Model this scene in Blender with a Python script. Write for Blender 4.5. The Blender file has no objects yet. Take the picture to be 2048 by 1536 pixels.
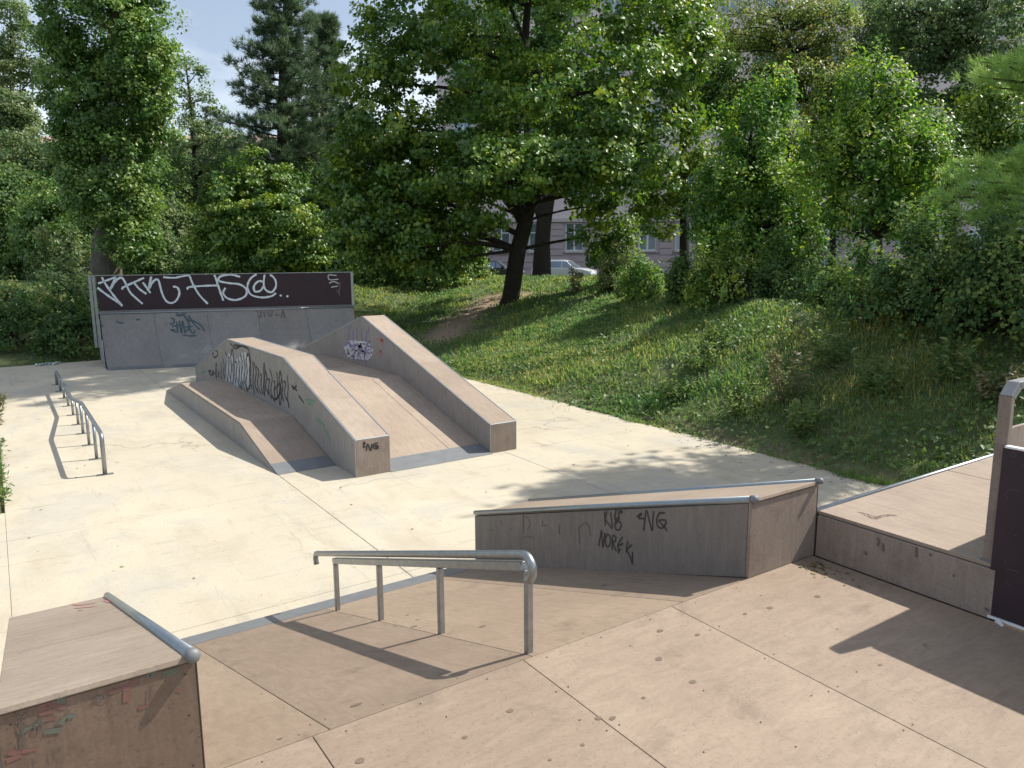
import bpy, math, random
import numpy as np
from mathutils import Vector, Matrix
from mathutils.bvhtree import BVHTree

SC = bpy.context.scene
COL = SC.collection

# ------------------------------------------------------------------ camera
CAM_H = 2.6
FOC = 1538.0                                   # focal length in pixels of a 2048 wide frame


def cam_axes(v1, v2):
    a = np.array([v1[0] - 1024., v1[1] - 768., FOC]); a /= np.linalg.norm(a)
    b = np.array([v2[0] - 1024., v2[1] - 768., FOC]); b /= np.linalg.norm(b)
    up = np.cross(a, b)
    if up[1] > 0: up = -up
    up /= np.linalg.norm(up)
    y = b - (b @ up) * up; y /= np.linalg.norm(y)
    x = np.cross(y, up)
    if x @ a < 0: x = -x
    return np.array([x, y, up])


RM = cam_axes((3350, 487), (-25, 510))
CAMP = np.array([0, 0, CAM_H])
cd = bpy.data.cameras.new('camera')
cam = bpy.data.objects.new('camera', cd); COL.objects.link(cam)
rt, up_, bk = RM @ [1, 0, 0], RM @ [0, -1, 0], RM @ [0, 0, -1]
cam.matrix_world = Matrix(((rt[0], up_[0], bk[0], 0), (rt[1], up_[1], bk[1], 0), (rt[2], up_[2], bk[2], CAM_H), (0, 0, 0, 1)))
cd.sensor_width = 36; cd.lens = 36 * FOC / 2048; cd.clip_start = 0.05; cd.clip_end = 3000
SC.camera = cam
SC.render.resolution_x, SC.render.resolution_y = 1024, 768

# ------------------------------------------------------------------ light
SUN = Vector((0.84, -0.18, 1.0)).normalized()  # towards the sun
sd = bpy.data.lights.new('sun', 'SUN'); sd.energy = 5.0; sd.angle = math.radians(0.55); sd.color = (1.0, 0.945, 0.85)
so = bpy.data.objects.new('sun', sd); COL.objects.link(so)
so.rotation_euler = (-SUN).to_track_quat('-Z', 'Y').to_euler(); so.location = (20, -5, 30)
W = bpy.data.worlds.new('World'); SC.world = W; W.use_nodes = True
nt = W.node_tree; nt.nodes.clear()
wo = nt.nodes.new('ShaderNodeOutputWorld'); wb = nt.nodes.new('ShaderNodeBackground')
sky = nt.nodes.new('ShaderNodeTexSky'); sky.sky_type = 'NISHITA'; sky.sun_disc = False
sky.sun_elevation = math.asin(SUN.z); sky.sun_rotation = math.atan2(SUN.x, SUN.y)
sky.air_density = 1.0; sky.dust_density = 1.2; sky.ozone_density = 1.0
tc = nt.nodes.new('ShaderNodeTexCoord'); mp = nt.nodes.new('ShaderNodeMapping'); mp.inputs['Scale'].default_value = (1.6, 1.6, 4.5)
cn = nt.nodes.new('ShaderNodeTexNoise'); cn.inputs['Scale'].default_value = 2.2; cn.inputs['Detail'].default_value = 6; cn.inputs['Roughness'].default_value = .55
cr = nt.nodes.new('ShaderNodeValToRGB'); cr.color_ramp.elements[0].position = .44; cr.color_ramp.elements[1].position = .74; cr.color_ramp.elements[0].color = (.16, .16, .16, 1)
cr.color_ramp.elements[1].color = (.72, .72, .72, 1)
mx = nt.nodes.new('ShaderNodeMixRGB'); mx.inputs[2].default_value = (10.8, 11.3, 12.0, 1)
nt.links.new(tc.outputs['Generated'], mp.inputs[0]); nt.links.new(mp.outputs[0], cn.inputs[0]); nt.links.new(cn.outputs[0], cr.inputs[0])
nt.links.new(cr.outputs[0], mx.inputs[0]); nt.links.new(sky.outputs[0], mx.inputs[1]); nt.links.new(mx.outputs[0], wb.inputs[0])
wb.inputs[1].default_value = 0.10
nt.links.new(wb.outputs[0], wo.inputs[0])
SC.view_settings.view_transform = 'Standard'; SC.view_settings.look = 'None'
SC.view_settings.exposure = 0.42; SC.view_settings.gamma = 1.0
SC.view_settings.use_curve_mapping = False
SC.cycles.max_bounces = 6; SC.cycles.diffuse_bounces = 2; SC.cycles.transmission_bounces = 3; SC.cycles.transparent_max_bounces = 8

# ------------------------------------------------------------------ measuring helpers (image pixel -> place)
def ray(px, py): return RM @ np.array([px - 1024., py - 768., FOC])
def on_z(px, py, z=0.):
    d = ray(px, py); return d * ((z - CAM_H) / d[2]) + CAMP
def on_x(px, py, x):
    d = ray(px, py); return d * (x / d[0]) + CAMP
def on_y(px, py, y):
    d = ray(px, py); return d * (y / d[1]) + CAMP
def deep(px, py, d):                            # point at camera depth d
    return ray(px, py) * (d / FOC) + CAMP


FWD = np.array([RM[0, 2], RM[1, 2]]); FWD /= np.linalg.norm(FWD)
RGT = np.array([FWD[1], -FWD[0]])


def sstep(a, b, t):
    t = np.clip((t - a) / (b - a), 0, 1); return t * t * (3 - 2 * t)


def hnoise(x, y):
    return (np.sin(x * 1.3 + 1.7 * np.sin(y * .7)) + np.sin(y * 1.1 + 2.1 * np.sin(x * .6 + 1)) + .6 * np.sin(x * 3.1 + y * 2.3) + .4 * np.sin(x * 5.3 - y * 4.1)) / 4


SX0, SX1, SY1 = -0.12, 8.07, 21.5


def terrain(x, y):
    x = np.asarray(x, float); y = np.asarray(y, float)
    wx = np.clip(3.2 + (y - 8) * .48, 3.2, 9.5)
    rx = (x - SX1 - .04) / wx
    ry = (y - SY1 - .1) / 7.5
    lx = (SX0 - .1 - x) / 14
    r = np.maximum(np.maximum(rx, ry), lx * .6)
    rr = np.clip(r, 0, 1)
    z = 1.55 * (rr * .75 + .25 * rr * rr * (3 - 2 * rr))
    D = x * FWD[0] + y * FWD[1]
    z = z - sstep(30, 52, D) * 1.1
    out = np.clip(r * 12, 0, 1)
    z = z + out * hnoise(x, y) * .06
    z = np.where(r <= 0, -.05, z - .05 * (1 - out))
    return np.where((x < .2) & (x > -3.6) & (y < 9.3), np.minimum(z, -.04 + np.clip((y - 9.1) * .2, 0, 1)), z)


def hit(px, py):                                # first point of the ground under a pixel
    d = ray(px, py); t = np.linspace(.5, 120, 24000) / FOC
    P = d[None, :] * t[:, None] + CAMP
    below = P[:, 2] <= np.maximum(terrain(P[:, 0], P[:, 1]), np.where((P[:, 0] > SX0) & (P[:, 0] < SX1) & (P[:, 1] < SY1), 0, -9))
    i = int(np.argmax(below)); return P[i] if below[i] else P[-1]


def ground(p): return np.array([p[0], p[1], float(terrain(p[0], p[1]))])


# ------------------------------------------------------------------ object helpers
ORG = {}


def tag(o, label=None, cat=None, group=None, kind=None):
    if label: o['label'] = label
    if cat: o['category'] = cat
    if group: o['group'] = group
    if kind: o['kind'] = kind
    return o


def thing(name, loc, label, cat, group=None, rz=0):
    o = bpy.data.objects.new(name, None); COL.objects.link(o)
    o.location = loc; o.rotation_euler = (0, 0, rz); o.empty_display_size = .2
    ORG[o.name] = np.array(loc, float)
    return tag(o, label, cat, group)


def link(name, me, mat, parent=None, org=None):
    if mat is not None and not me.materials:
        for m in (mat if isinstance(mat, (list, tuple)) else [mat]): me.materials.append(m)
    o = bpy.data.objects.new(name, me); COL.objects.link(o)
    if parent is not None:
        o.parent = parent
        ORG[o.name] = ORG.get(parent.name, np.zeros(3))
    else:
        ORG[o.name] = np.array(org if org is not None else (0, 0, 0), float)
        o.location = ORG[o.name]
    return o


class MB:
    def __init__(s): s.v = []; s.f = []; s.m = []; s.mi = 0
    def add(s, vs, fs):
        n = len(s.v); s.v += [tuple(map(float, p)) for p in vs]
        s.f += [tuple(i + n for i in f) for f in fs]; s.m += [s.mi] * len(fs); return s
    def box(s, a, b):
        (x0, y0, z0), (x1, y1, z1) = a, b
        return s.add([(x0, y0, z0), (x1, y0, z0), (x1, y1, z0), (x0, y1, z0), (x0, y0, z1), (x1, y0, z1), (x1, y1, z1), (x0, y1, z1)],
                     [(0, 3, 2, 1), (4, 5, 6, 7), (0, 1, 5, 4), (1, 2, 6, 5), (2, 3, 7, 6), (3, 0, 4, 7)])
    def hexa(s, bot, top):                      # two quads, same winding (counter-clockwise from above)
        return s.add(list(bot) + list(top), [(0, 3, 2, 1), (4, 5, 6, 7), (0, 1, 5, 4), (1, 2, 6, 5), (2, 3, 7, 6), (3, 0, 4, 7)])
    def slab(s, quad, th):                      # quad of 3d points; thickness against its normal
        q = [np.array(p, float) for p in quad]
        n = np.cross(q[1] - q[0], q[3] - q[0]); n /= np.linalg.norm(n)
        return s.hexa([p - n * th for p in q], q)
    def prism(s, poly, lo, hi, axis='x'):       # polygon of (y,z) extruded along x, or (x,z) along y, or (x,y) along z
        def mk(p, t): return {'x': (t, p[0], p[1]), 'y': (p[0], t, p[1]), 'z': (p[0], p[1], t)}[axis]
        n = len(poly); vs = [mk(p, lo) for p in poly] + [mk(p, hi) for p in poly]
        fs = [tuple(range(n)), tuple(range(2 * n - 1, n - 1, -1))] + [(i, n + i, n + (i + 1) % n, (i + 1) % n) for i in range(n)]
        return s.add(vs, fs)
    def tube(s, path, r, k=10, cap=True):
        P = [np.array(p, float) for p in path]; n = len(P)
        R = r if isinstance(r, (list, tuple, np.ndarray)) else [r] * n
        ref = None; base = len(s.v); vs = []
        for i in range(n):
            t = P[min(i + 1, n - 1)] - P[max(i - 1, 0)]; t /= (np.linalg.norm(t) + 1e-9)
            if ref is None: ref = np.array([0, 0, 1.]) if abs(t[2]) < .9 else np.array([1., 0, 0])
            a = np.cross(t, ref); a /= np.linalg.norm(a); b = np.cross(a, t); ref = b
            for j in range(k):
                an = 2 * math.pi * j / k; vs.append(P[i] + R[i] * (a * math.cos(an) + b * math.sin(an)))
        fs = [(i * k + j, i * k + (j + 1) % k, (i + 1) * k + (j + 1) % k, (i + 1) * k + j) for i in range(n - 1) for j in range(k)]
        if cap: fs += [tuple(range(k - 1, -1, -1)), tuple(range((n - 1) * k, n * k))]
        return s.add(vs, fs)
    def ball(s, c, r, k=8):
        pts = [(c[0], c[1], c[2])]
        path = [np.array(c) + np.array([0, 0, r * math.cos(a)]) for a in np.linspace(math.pi - .05, .05, 6)]
        return s.tube(path, [r * math.sin(a) for a in np.linspace(math.pi - .05, .05, 6)], k)
    def build(s, name, mat, parent=None, smooth=False, bevel=0, org=None):
        o_ = ORG.get(parent.name, np.zeros(3)) if parent is not None else np.array(org if org is not None else (0, 0, 0), float)
        me = bpy.data.meshes.new(name)
        me.from_pydata([tuple(np.array(p) - o_) for p in s.v], [], s.f)
        o = link(name, me, mat, parent, org)
        if any(s.m): me.polygons.foreach_set('material_index', s.m)
        import bmesh
        bm = bmesh.new(); bm.from_mesh(me); bmesh.ops.recalc_face_normals(bm, faces=bm.faces); bm.to_mesh(me); bm.free()
        if smooth: me.polygons.foreach_set('use_smooth', [True] * len(me.polygons))
        if bevel:
            b = o.modifiers.new('b', 'BEVEL'); b.width = bevel; b.segments = 2; b.limit_method = 'ANGLE'
        return o


def smoothpath(pts, n=6):
    P = [np.array(p, float) for p in pts]
    if len(P) < 3: return P
    P = [2 * P[0] - P[1]] + P + [2 * P[-1] - P[-2]]; out = []
    for i in range(1, len(P) - 2):
        for k in range(n):
            t = k / n
            out.append(.5 * (2 * P[i] + (P[i + 1] - P[i - 1]) * t + (2 * P[i - 1] - 5 * P[i] + 4 * P[i + 1] - P[i + 2]) * t * t + (3 * P[i] - P[i - 1] - 3 * P[i + 1] + P[i + 2]) * t ** 3))
    return out + [P[-2]]


# ------------------------------------------------------------------ materials
def newmat(name):
    m = bpy.data.materials.new(name); m.use_nodes = True
    b = m.node_tree.nodes['Principled BSDF']; return m, m.node_tree, b


def N(nt, t, **kw):
    n = nt.nodes.new('ShaderNode' + t)
    for k, v in kw.items():
        if k in n.inputs: n.inputs[k].default_value = v
        else: setattr(n, k, v)
    return n


def ramp(nt, src, stops):
    r = nt.nodes.new('ShaderNodeValToRGB'); e = r.color_ramp.elements
    while len(e) < len(stops): e.new(.5)
    for i, (p, c) in enumerate(stops): e[i].position = p; e[i].color = tuple(c) + (1,) if len(c) == 3 else c
    nt.links.new(src, r.inputs[0]); return r.outputs[0]


def mix(nt, f, a, b, mode='MIX'):
    m = nt.nodes.new('ShaderNodeMixRGB'); m.blend_type = mode
    for i, v in ((0, f), (1, a), (2, b)):
        if hasattr(v, 'is_output'): nt.links.new(v, m.inputs[i])
        else: m.inputs[i].default_value = v if i == 0 else tuple(v) + (1,)
    return m.outputs[0]


def noise(nt, vec, scale, detail=5, rough=.55, dist=0):
    n = N(nt, 'TexNoise', Scale=scale, Detail=detail, Roughness=rough, Distortion=dist); nt.links.new(vec, n.inputs['Vector']); return n.outputs[0]


def bump(nt, b, h, strength=.2, dist=.01):
    u = N(nt, 'Bump', Strength=strength, Distance=dist); nt.links.new(h, u.inputs['Height']); nt.links.new(u.outputs[0], b.inputs['Normal'])


def geo(nt, scale=None):
    g = N(nt, 'NewGeometry').outputs['Position']
    if scale is None: return g
    m = N(nt, 'Mapping'); m.inputs['Scale'].default_value = scale; nt.links.new(g, m.inputs[0]); return m.outputs[0]


def board_mat(name, c0, c1, dirt=(.10, .085, .075), streak=(1, 1, .25), rough=.6, spots=.5, dirtlo=.56):
    m, nt, b = newmat(name); g = geo(nt)
    big = noise(nt, g, 1.3, 6, .6); fine = noise(nt, g, 55, 4, .7); st = noise(nt, geo(nt, streak), 7, 6, .65, .6)
    col = mix(nt, ramp(nt, big, [(.3, (0, 0, 0)), (.7, (1, 1, 1))]), c0, c1)
    col = mix(nt, ramp(nt, st, [(.35, (.35, .35, .35)), (.62, (0, 0, 0))]), col, tuple(x * .62 for x in c0))
    sp = noise(nt, g, 4.3, 8, .68, .3)
    col = mix(nt, ramp(nt, sp, [(dirtlo, (0, 0, 0)), (.80, (spots,) * 3)]), col, dirt)
    sc = noise(nt, geo(nt, (3, 40, 30)), 2.2, 3, .5)
    col = mix(nt, ramp(nt, sc, [(.67, (0, 0, 0)), (.71, (.13,) * 3)]), col, tuple(min(1, x * 1.5) for x in c1))
    col = mix(nt, ramp(nt, fine, [(.3, (.22,) * 3), (.6, (0, 0, 0))]), col, tuple(x * .5 for x in c0))
    sp2 = noise(nt, g, 95, 3, .6)
    col = mix(nt, ramp(nt, sp2, [(.58, (0, 0, 0)), (.70, (.55,) * 3)]), col, tuple(x * .45 for x in c0))
    oi = N(nt, 'ObjectInfo')
    col = mix(nt, 1.0, col, ramp(nt, oi.outputs['Random'], [(0, (.84, .82, .80)), (.5, (1, .98, .95)), (1, (1.0, 1.0, 1.0))]), 'MULTIPLY')
    nt.links.new(col, b.inputs['Base Color'])
    nt.links.new(ramp(nt, st, [(.3, (rough + .15,) * 3), (.8, (rough - .1,) * 3)]), b.inputs['Roughness'])
    bump(nt, b, fine, .15, .004); return m


def plain(name, c, rough=.5, metal=0., var=.15, scale=8, bmp=.1):
    m, nt, b = newmat(name); g = geo(nt)
    n = noise(nt, g, scale, 6, .6)
    nt.links.new(mix(nt, n, tuple(x * (1 - var) for x in c), tuple(min(1, x * (1 + var)) for x in c)), b.inputs['Base Color'])
    b.inputs['Roughness'].default_value = rough; b.inputs['Metallic'].default_value = metal
    if bmp: bump(nt, b, noise(nt, g, scale * 8, 3), bmp, .004)
    return m


def concrete_mat():
    m, nt, b = newmat('concrete'); g = geo(nt)
    big = noise(nt, g, .35, 7, .62); mid = noise(nt, geo(nt, (1, .45, 1)), 2.4, 7, .66, .5); fine = noise(nt, g, 60, 5, .7)
    col = mix(nt, ramp(nt, big, [(.35, (0, 0, 0)), (.65, (1, 1, 1))]), (.455, .408, .315), (.54, .485, .375))
    gp = noise(nt, g, .9, 8, .7, .6)
    col = mix(nt, ramp(nt, gp, [(.50, (0, 0, 0)), (.60, (.55,) * 3), (.72, (.8,) * 3)]), col, (.40, .385, .345))
    col = mix(nt, ramp(nt, mid, [(.48, (0, 0, 0)), (.78, (.7,) * 3)]), col, (.35, .30, .22))
    st = noise(nt, geo(nt, (.5, 5, 1)), 2.6, 5, .6, .4)
    col = mix(nt, ramp(nt, st, [(.60, (0, 0, 0)), (.66, (.35,) * 3), (.70, (0, 0, 0))]), col, (.26, .23, .19))
    st2 = noise(nt, geo(nt, (4, .35, 1)), 1.7, 4, .6, .5)
    col = mix(nt, ramp(nt, st2, [(.62, (0, 0, 0)), (.66, (.3,) * 3), (.69, (0, 0, 0))]), col, (.25, .23, .20))
    col = mix(nt, ramp(nt, fine, [(.35, (.45,) * 3), (.58, (0, 0, 0))]), col, (.30, .27, .21))
    sp = noise(nt, g, 22, 3, .5)
    col = mix(nt, ramp(nt, sp, [(.66, (0, 0, 0)), (.74, (.7,) * 3)]), col, (.22, .185, .13))
    v = N(nt, 'TexVoronoi', feature='DISTANCE_TO_EDGE', Scale=.33); wv = N(nt, 'TexNoise', Scale=1.3, Detail=6.); nt.links.new(g, wv.inputs['Vector'])
    ad = N(nt, 'MixRGB', blend_type='ADD'); ad.inputs[0].default_value = .9; nt.links.new(g, ad.inputs[1]); nt.links.new(wv.outputs[1], ad.inputs[2]); nt.links.new(ad.outputs[0], v.inputs['Vector'])
    mk = ramp(nt, noise(nt, g, .5, 2), [(.52, (0, 0, 0)), (.6, (.55,) * 3)])
    ck = mix(nt, 1.0, ramp(nt, v.outputs['Distance'], [(.0, (1, 1, 1)), (.006, (0, 0, 0))]), mk, 'MULTIPLY')
    col = mix(nt, ck, col, (.16, .14, .11))
    nt.links.new(col, b.inputs['Base Color']); b.inputs['Roughness'].default_value = .85
    bump(nt, b, fine, .25, .004); return m


def soil_mat():
    m, nt, b = newmat('turf_soil'); g = geo(nt)
    n1 = noise(nt, g, .8, 6, .65); n2 = noise(nt, g, 9, 6, .7)
    col = mix(nt, ramp(nt, n1, [(.35, (0, 0, 0)), (.65, (1, 1, 1))]), (.045, .085, .024), (.080, .115, .034))
    col = mix(nt, ramp(nt, n2, [(.45, (0, 0, 0)), (.7, (1, 1, 1))]), col, (.11, .10, .05))
    a = N(nt, 'Attribute', attribute_name='dirt')
    d = mix(nt, n2, (.22, .155, .105), (.36, .265, .185))
    col = mix(nt, a.outputs['Fac'], col, d)
    nt.links.new(col, b.inputs['Base Color']); b.inputs['Roughness'].default_value = .95
    bump(nt, b, n2, .8, .05); return m


def leaf_mat(name, cols, trans=.4, rough=.5):
    m, nt, b = newmat(name)
    a = N(nt, 'Attribute', attribute_name='tint')
    n = len(cols); c = ramp(nt, a.outputs['Fac'], [(i / (n - 1), tuple(min(.6, q * 1.32) for q in k)) for i, k in enumerate(cols)])
    nt.links.new(c, b.inputs['Base Color']); b.inputs['Roughness'].default_value = rough
    if 'Specular IOR Level' in b.inputs: b.inputs['Specular IOR Level'].default_value = .5
    tr = N(nt, 'BsdfTranslucent'); hs = N(nt, 'HueSaturation', Hue=.492, Saturation=1.1, Value=1.9); nt.links.new(c, hs.inputs['Color']); nt.links.new(hs.outputs[0], tr.inputs[0])
    ms = N(nt, 'MixShader'); ms.inputs[0].default_value = trans
    nt.links.new(b.outputs[0], ms.inputs[1]); nt.links.new(tr.outputs[0], ms.inputs[2])
    nt.links.new(ms.outputs[0], nt.nodes['Material Output'].inputs[0]); return m


def bark_mat(name, c0, c1, scale=(6, 6, 1.2)):
    m, nt, b = newmat(name); g = geo(nt, scale); n = noise(nt, g, 3, 8, .7, .4)
    nt.links.new(ramp(nt, n, [(.3, c0), (.7, c1)]), b.inputs['Base Color']); b.inputs['Roughness'].default_value = .95
    bump(nt, b, n, 1, .06); return m


M = {}
M['deck'] = board_mat('deck_board', (.275, .210, .158), (.355, .278, .212), dirt=(.12, .088, .062), spots=.7, streak=(.8, 3, 1))
M['bank'] = board_mat('bank_board', (.272, .206, .152), (.345, .268, .202), dirt=(.11, .08, .055), spots=.7, streak=(3.5, .8, 1))
M['ramp'] = board_mat('ramp_board', (.33, .262, .206), (.42, .342, .274), dirt=(.2, .15, .11), streak=(3, .7, 1))
M['side'] = board_mat('shade_grey_side_board', (.26, .247, .238), (.335, .32, .308), dirt=(.12, .10, .09), streak=(4, 4, .5))  # weathered side boards, greyed further to put shade and sky light into the colour
M['end'] = board_mat('end_board', (.255, .208, .178), (.325, .27, .232), dirt=(.13, .09, .07), streak=(5, 5, .5), spots=.8, dirtlo=.5)
M['grey'] = board_mat('grey_board', (.215, .21, .205), (.285, .275, .265), dirt=(.14, .13, .125), streak=(3, 3, .4), spots=.3)
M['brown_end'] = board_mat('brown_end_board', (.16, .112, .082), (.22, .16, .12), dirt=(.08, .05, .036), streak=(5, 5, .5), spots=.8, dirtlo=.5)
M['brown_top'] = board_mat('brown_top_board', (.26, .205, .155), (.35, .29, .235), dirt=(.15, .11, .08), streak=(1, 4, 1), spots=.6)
M['ledge_shade_side'] = board_mat('ledge_shade_side_board', (.17, .152, .14), (.225, .20, .185), dirt=(.10, .085, .078), streak=(4, 4, .5), spots=.5)  # darker side copy; the shade on the ledge's left face is in the colour
M['concrete'] = concrete_mat()
M['steel'] = plain('galvanised_steel', (.30, .315, .33), .38, .85, .35, 25, .05)
M['strip'] = plain('steel_plate', (.19, .20, .21), .6, .4, .25, 9, .05)
M['trim'] = plain('steel_trim', (.42, .45, .48), .45, .7, .25, 14, .05)
M['pipe'] = plain('coping_pipe', (.27, .31, .34), .38, .8, .2, 18, .05)
M['dark'] = plain('dark_film_board', (.026, .012, .019), .65, 0, .5, 5, .1)
M['joint'] = plain('joint_filler', (.20, .175, .135), .95)
M['gap'] = plain('board_edge', (.10, .07, .048), .9)
M['screw'] = plain('screw_head', (.06, .05, .045), .5, .6)
M['stain'] = plain('wet_stain', (.165, .122, .088), .45, 0, .2, 30)
M['white_spray'] = plain('white_spray', (.62, .70, .74), .6, 0, .25, 40, 0)
M['black_spray'] = plain('black_spray', (.025, .022, .025), .6, 0, .3, 30, 0)
M['teal_spray'] = plain('dark_teal_spray', (.045, .085, .10), .6, 0, .3, 30, 0)
M['red_spray'] = plain('faded_red_spray', (.36, .16, .13), .7, 0, .3, 30, 0)
M['green_spray'] = plain('faded_green_spray', (.13, .24, .17), .7, 0, .3, 30, 0)
M['brown_spray'] = plain('faded_brown_marker', (.15, .10, .08), .7, 0, .3, 30, 0)
M['pale_spray'] = plain('pale_spray', (.52, .52, .55), .7, 0, .2, 30, 0)
M['violet_spray'] = plain('violet_spray', (.20, .17, .30), .7, 0, .3, 30, 0)
M['red_smear'] = plain('old_red_smear', (.20, .105, .088), .8, 0, .4, 12, 0)
M['green_smear'] = plain('old_green_smear', (.135, .150, .118), .8, 0, .4, 12, 0)
M['scratch'] = plain('board_scratch', (.10, .085, .10), .8, 0, .3, 30, 0)
M['ghost'] = plain('ghost_marker', (.12, .10, .09), .8, 0, .3, 30, 0)
M['soil'] = soil_mat()
M['bark'] = bark_mat('bark', (.014, .011, .009), (.050, .040, .030))
M['bark_grey'] = bark_mat('grey_bark', (.06, .055, .045), (.20, .18, .15))
M['leaf_maple'] = leaf_mat('maple_leaf', [(.034, .082, .018), (.062, .132, .022), (.125, .20, .028), (.27, .31, .04)], .24, .45)
M['leaf_poplar'] = leaf_mat('poplar_leaf', [(.036, .086, .024), (.064, .132, .032), (.115, .19, .042), (.20, .26, .07)], .34, .42)
M['leaf_young'] = leaf_mat('young_leaf', [(.034, .090, .022), (.062, .140, .026), (.115, .205, .032), (.25, .30, .05)], .42, .5)
M['leaf_dark'] = leaf_mat('dark_leaf', [(.024, .062, .020), (.044, .096, .027), (.076, .135, .034), (.15, .20, .05)], .33, .72)
M['leaf_pale'] = leaf_mat('pale_leaf', [(.044, .088, .034), (.075, .126, .046), (.12, .165, .062), (.21, .23, .10)], .4, .5)
M['leaf_copper'] = leaf_mat('copper_leaf', [(.045, .048, .026), (.075, .068, .036), (.11, .085, .048), (.17, .12, .075)], .3, .5)
M['leaf_autumn'] = leaf_mat('autumn_leaf', [(.050, .092, .024), (.082, .130, .032), (.13, .165, .042), (.24, .19, .06)], .45, .5)
M['needle_dark'] = leaf_mat('pine_needle', [(.032, .066, .034), (.052, .095, .046), (.085, .125, .058), (.15, .16, .09)], .28, .55)
M['needle_soft'] = leaf_mat('soft_needle', [(.10, .19, .055), (.16, .265, .075), (.25, .34, .11), (.36, .40, .16)], .42)
M['grass'] = leaf_mat('grass_blade', [(.048, .118, .040), (.092, .158, .044), (.19, .225, .06), (.36, .30, .13)], .42, .6)
M['weed'] = leaf_mat('weed_leaf', [(.050, .105, .030), (.085, .145, .040), (.15, .19, .06), (.27, .25, .12)], .38, .5)
M['dry'] = leaf_mat('dry_weed', [(.08, .10, .04), (.12, .125, .055), (.17, .15, .075), (.25, .205, .11)], .3)
M['facade_low'] = plain('rusticated_render', (.44, .375, .39), .9, 0, .12, 1.5)
M['facade'] = plain('lilac_render', (.68, .59, .61), .9, 0, .1, 1.0)
M['facade_far'] = plain('cream_render', (.58, .50, .46), .9, 0, .1, 1.0)
M['stone_trim'] = plain('stone_trim', (.50, .47, .46), .85, 0, .1, 2)
M['white_paint'] = plain('white_paint', (.72, .74, .76), .5, 0, .05, 6)
M['rooftile'] = plain('roof_tile', (.36, .25, .21), .85, 0, .25, 3)
m, nt_, b = newmat('window_glass'); b.inputs['Base Color'].default_value = (.22, .28, .34, 1); b.inputs['Roughness'].default_value = .08; b.inputs['Metallic'].default_value = .55; M['glass'] = m
M['asphalt'] = plain('asphalt', (.06, .06, .062), .9, 0, .2, 8)
m, nt_, b = newmat('car_white'); b.inputs['Base Color'].default_value = (.70, .73, .76, 1); b.inputs['Roughness'].default_value = .25; b.inputs['Coat Weight'].default_value = .6; M['car_white'] = m
m, nt_, b = newmat('car_dark'); b.inputs['Base Color'].default_value = (.018, .02, .024, 1); b.inputs['Roughness'].default_value = .25; b.inputs['Coat Weight'].default_value = .6; M['car_dark'] = m
m, nt_, b = newmat('car_red'); b.inputs['Base Color'].default_value = (.22, .03, .03, 1); b.inputs['Roughness'].default_value = .25; b.inputs['Coat Weight'].default_value = .6; M['car_red'] = m
M['tyre'] = plain('tyre', (.02, .02, .02), .9)
M['lamp'] = plain('lamp_lens', (.75, .75, .72), .2)
M['sign_blue'] = plain('sign_blue', (.05, .07, .35), .5, 0, .05)
M['sign_red'] = plain('sign_red', (.5, .03, .04), .5, 0, .05)
M['shirt_red'] = plain('red_cloth', (.42, .05, .05), .9)
M['trousers'] = plain('dark_cloth', (.03, .03, .04), .9)
M['skin'] = plain('skin', (.45, .28, .20), .6)
M['hair'] = plain('dark_hair', (.02, .015, .012), .7)
M['litter'] = plain('crumpled_film', (.55, .62, .64), .4, 0, .3, 20)

R0 = random.Random(7)

# ================================================================== SETTING: terrain, slabs
xs = np.unique(np.round(np.concatenate([np.linspace(-90, -6, 18), np.arange(-6, 8, .5), np.arange(8, 22, .22), np.arange(22, 40, 1.0), np.linspace(40, 150, 24)]), 3))
ys = np.unique(np.round(np.concatenate([np.linspace(-40, -4, 10), np.arange(-4, 34, .25), np.arange(34, 60, 1.0), np.linspace(60, 170, 24)]), 3))
X, Y = np.meshgrid(xs, ys); Z = terrain(X, Y)
path_px = [(886, 676), (905, 655), (935, 632), (965, 612), (1000, 592), (1040, 590)]
path_w = [hit(*p) for p in path_px]


def path_dist(x, y):
    d = np.full(np.shape(x), 9.)
    for a, b in zip(path_w[:-1], path_w[1:]):
        ab = (b - a)[:2]; L = ab @ ab + 1e-9
        t = np.clip(((x - a[0]) * ab[0] + (y - a[1]) * ab[1]) / L, 0, 1)
        d = np.minimum(d, np.hypot(x - a[0] - t * ab[0], y - a[1] - t * ab[1]))
    return d


me = bpy.data.meshes.new('ground'); nx, ny = len(xs), len(ys)
idx = np.arange(nx * ny).reshape(ny, nx)
quads = np.stack([idx[:-1, :-1], idx[:-1, 1:], idx[1:, 1:], idx[1:, :-1]], -1).reshape(-1, 4)
me.from_pydata(np.stack([X, Y, Z], -1).reshape(-1, 3).tolist(), [], quads.tolist())
PD = path_dist(X, Y); dirt = np.clip(1.2 - PD / (.85 + .25 * hnoise(X * 3, Y * 3)), 0, 1)
edge = np.clip(1 - np.abs(X - SX1) / .35, 0, 1) * (Y < SY1) * .8
dirt = np.clip(np.maximum(dirt, np.maximum(edge, np.clip(1 - np.abs(X - SX0 + .3) / .5, 0, 1) * .6)), 0, 1)
at = me.attributes.new('dirt', 'FLOAT', 'POINT'); at.data.foreach_set('value', dirt.reshape(-1).astype(np.float32))
me.polygons.foreach_set('use_smooth', [True] * len(me.polygons))
tag(link('ground', me, M['soil']), kind='structure')

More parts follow.
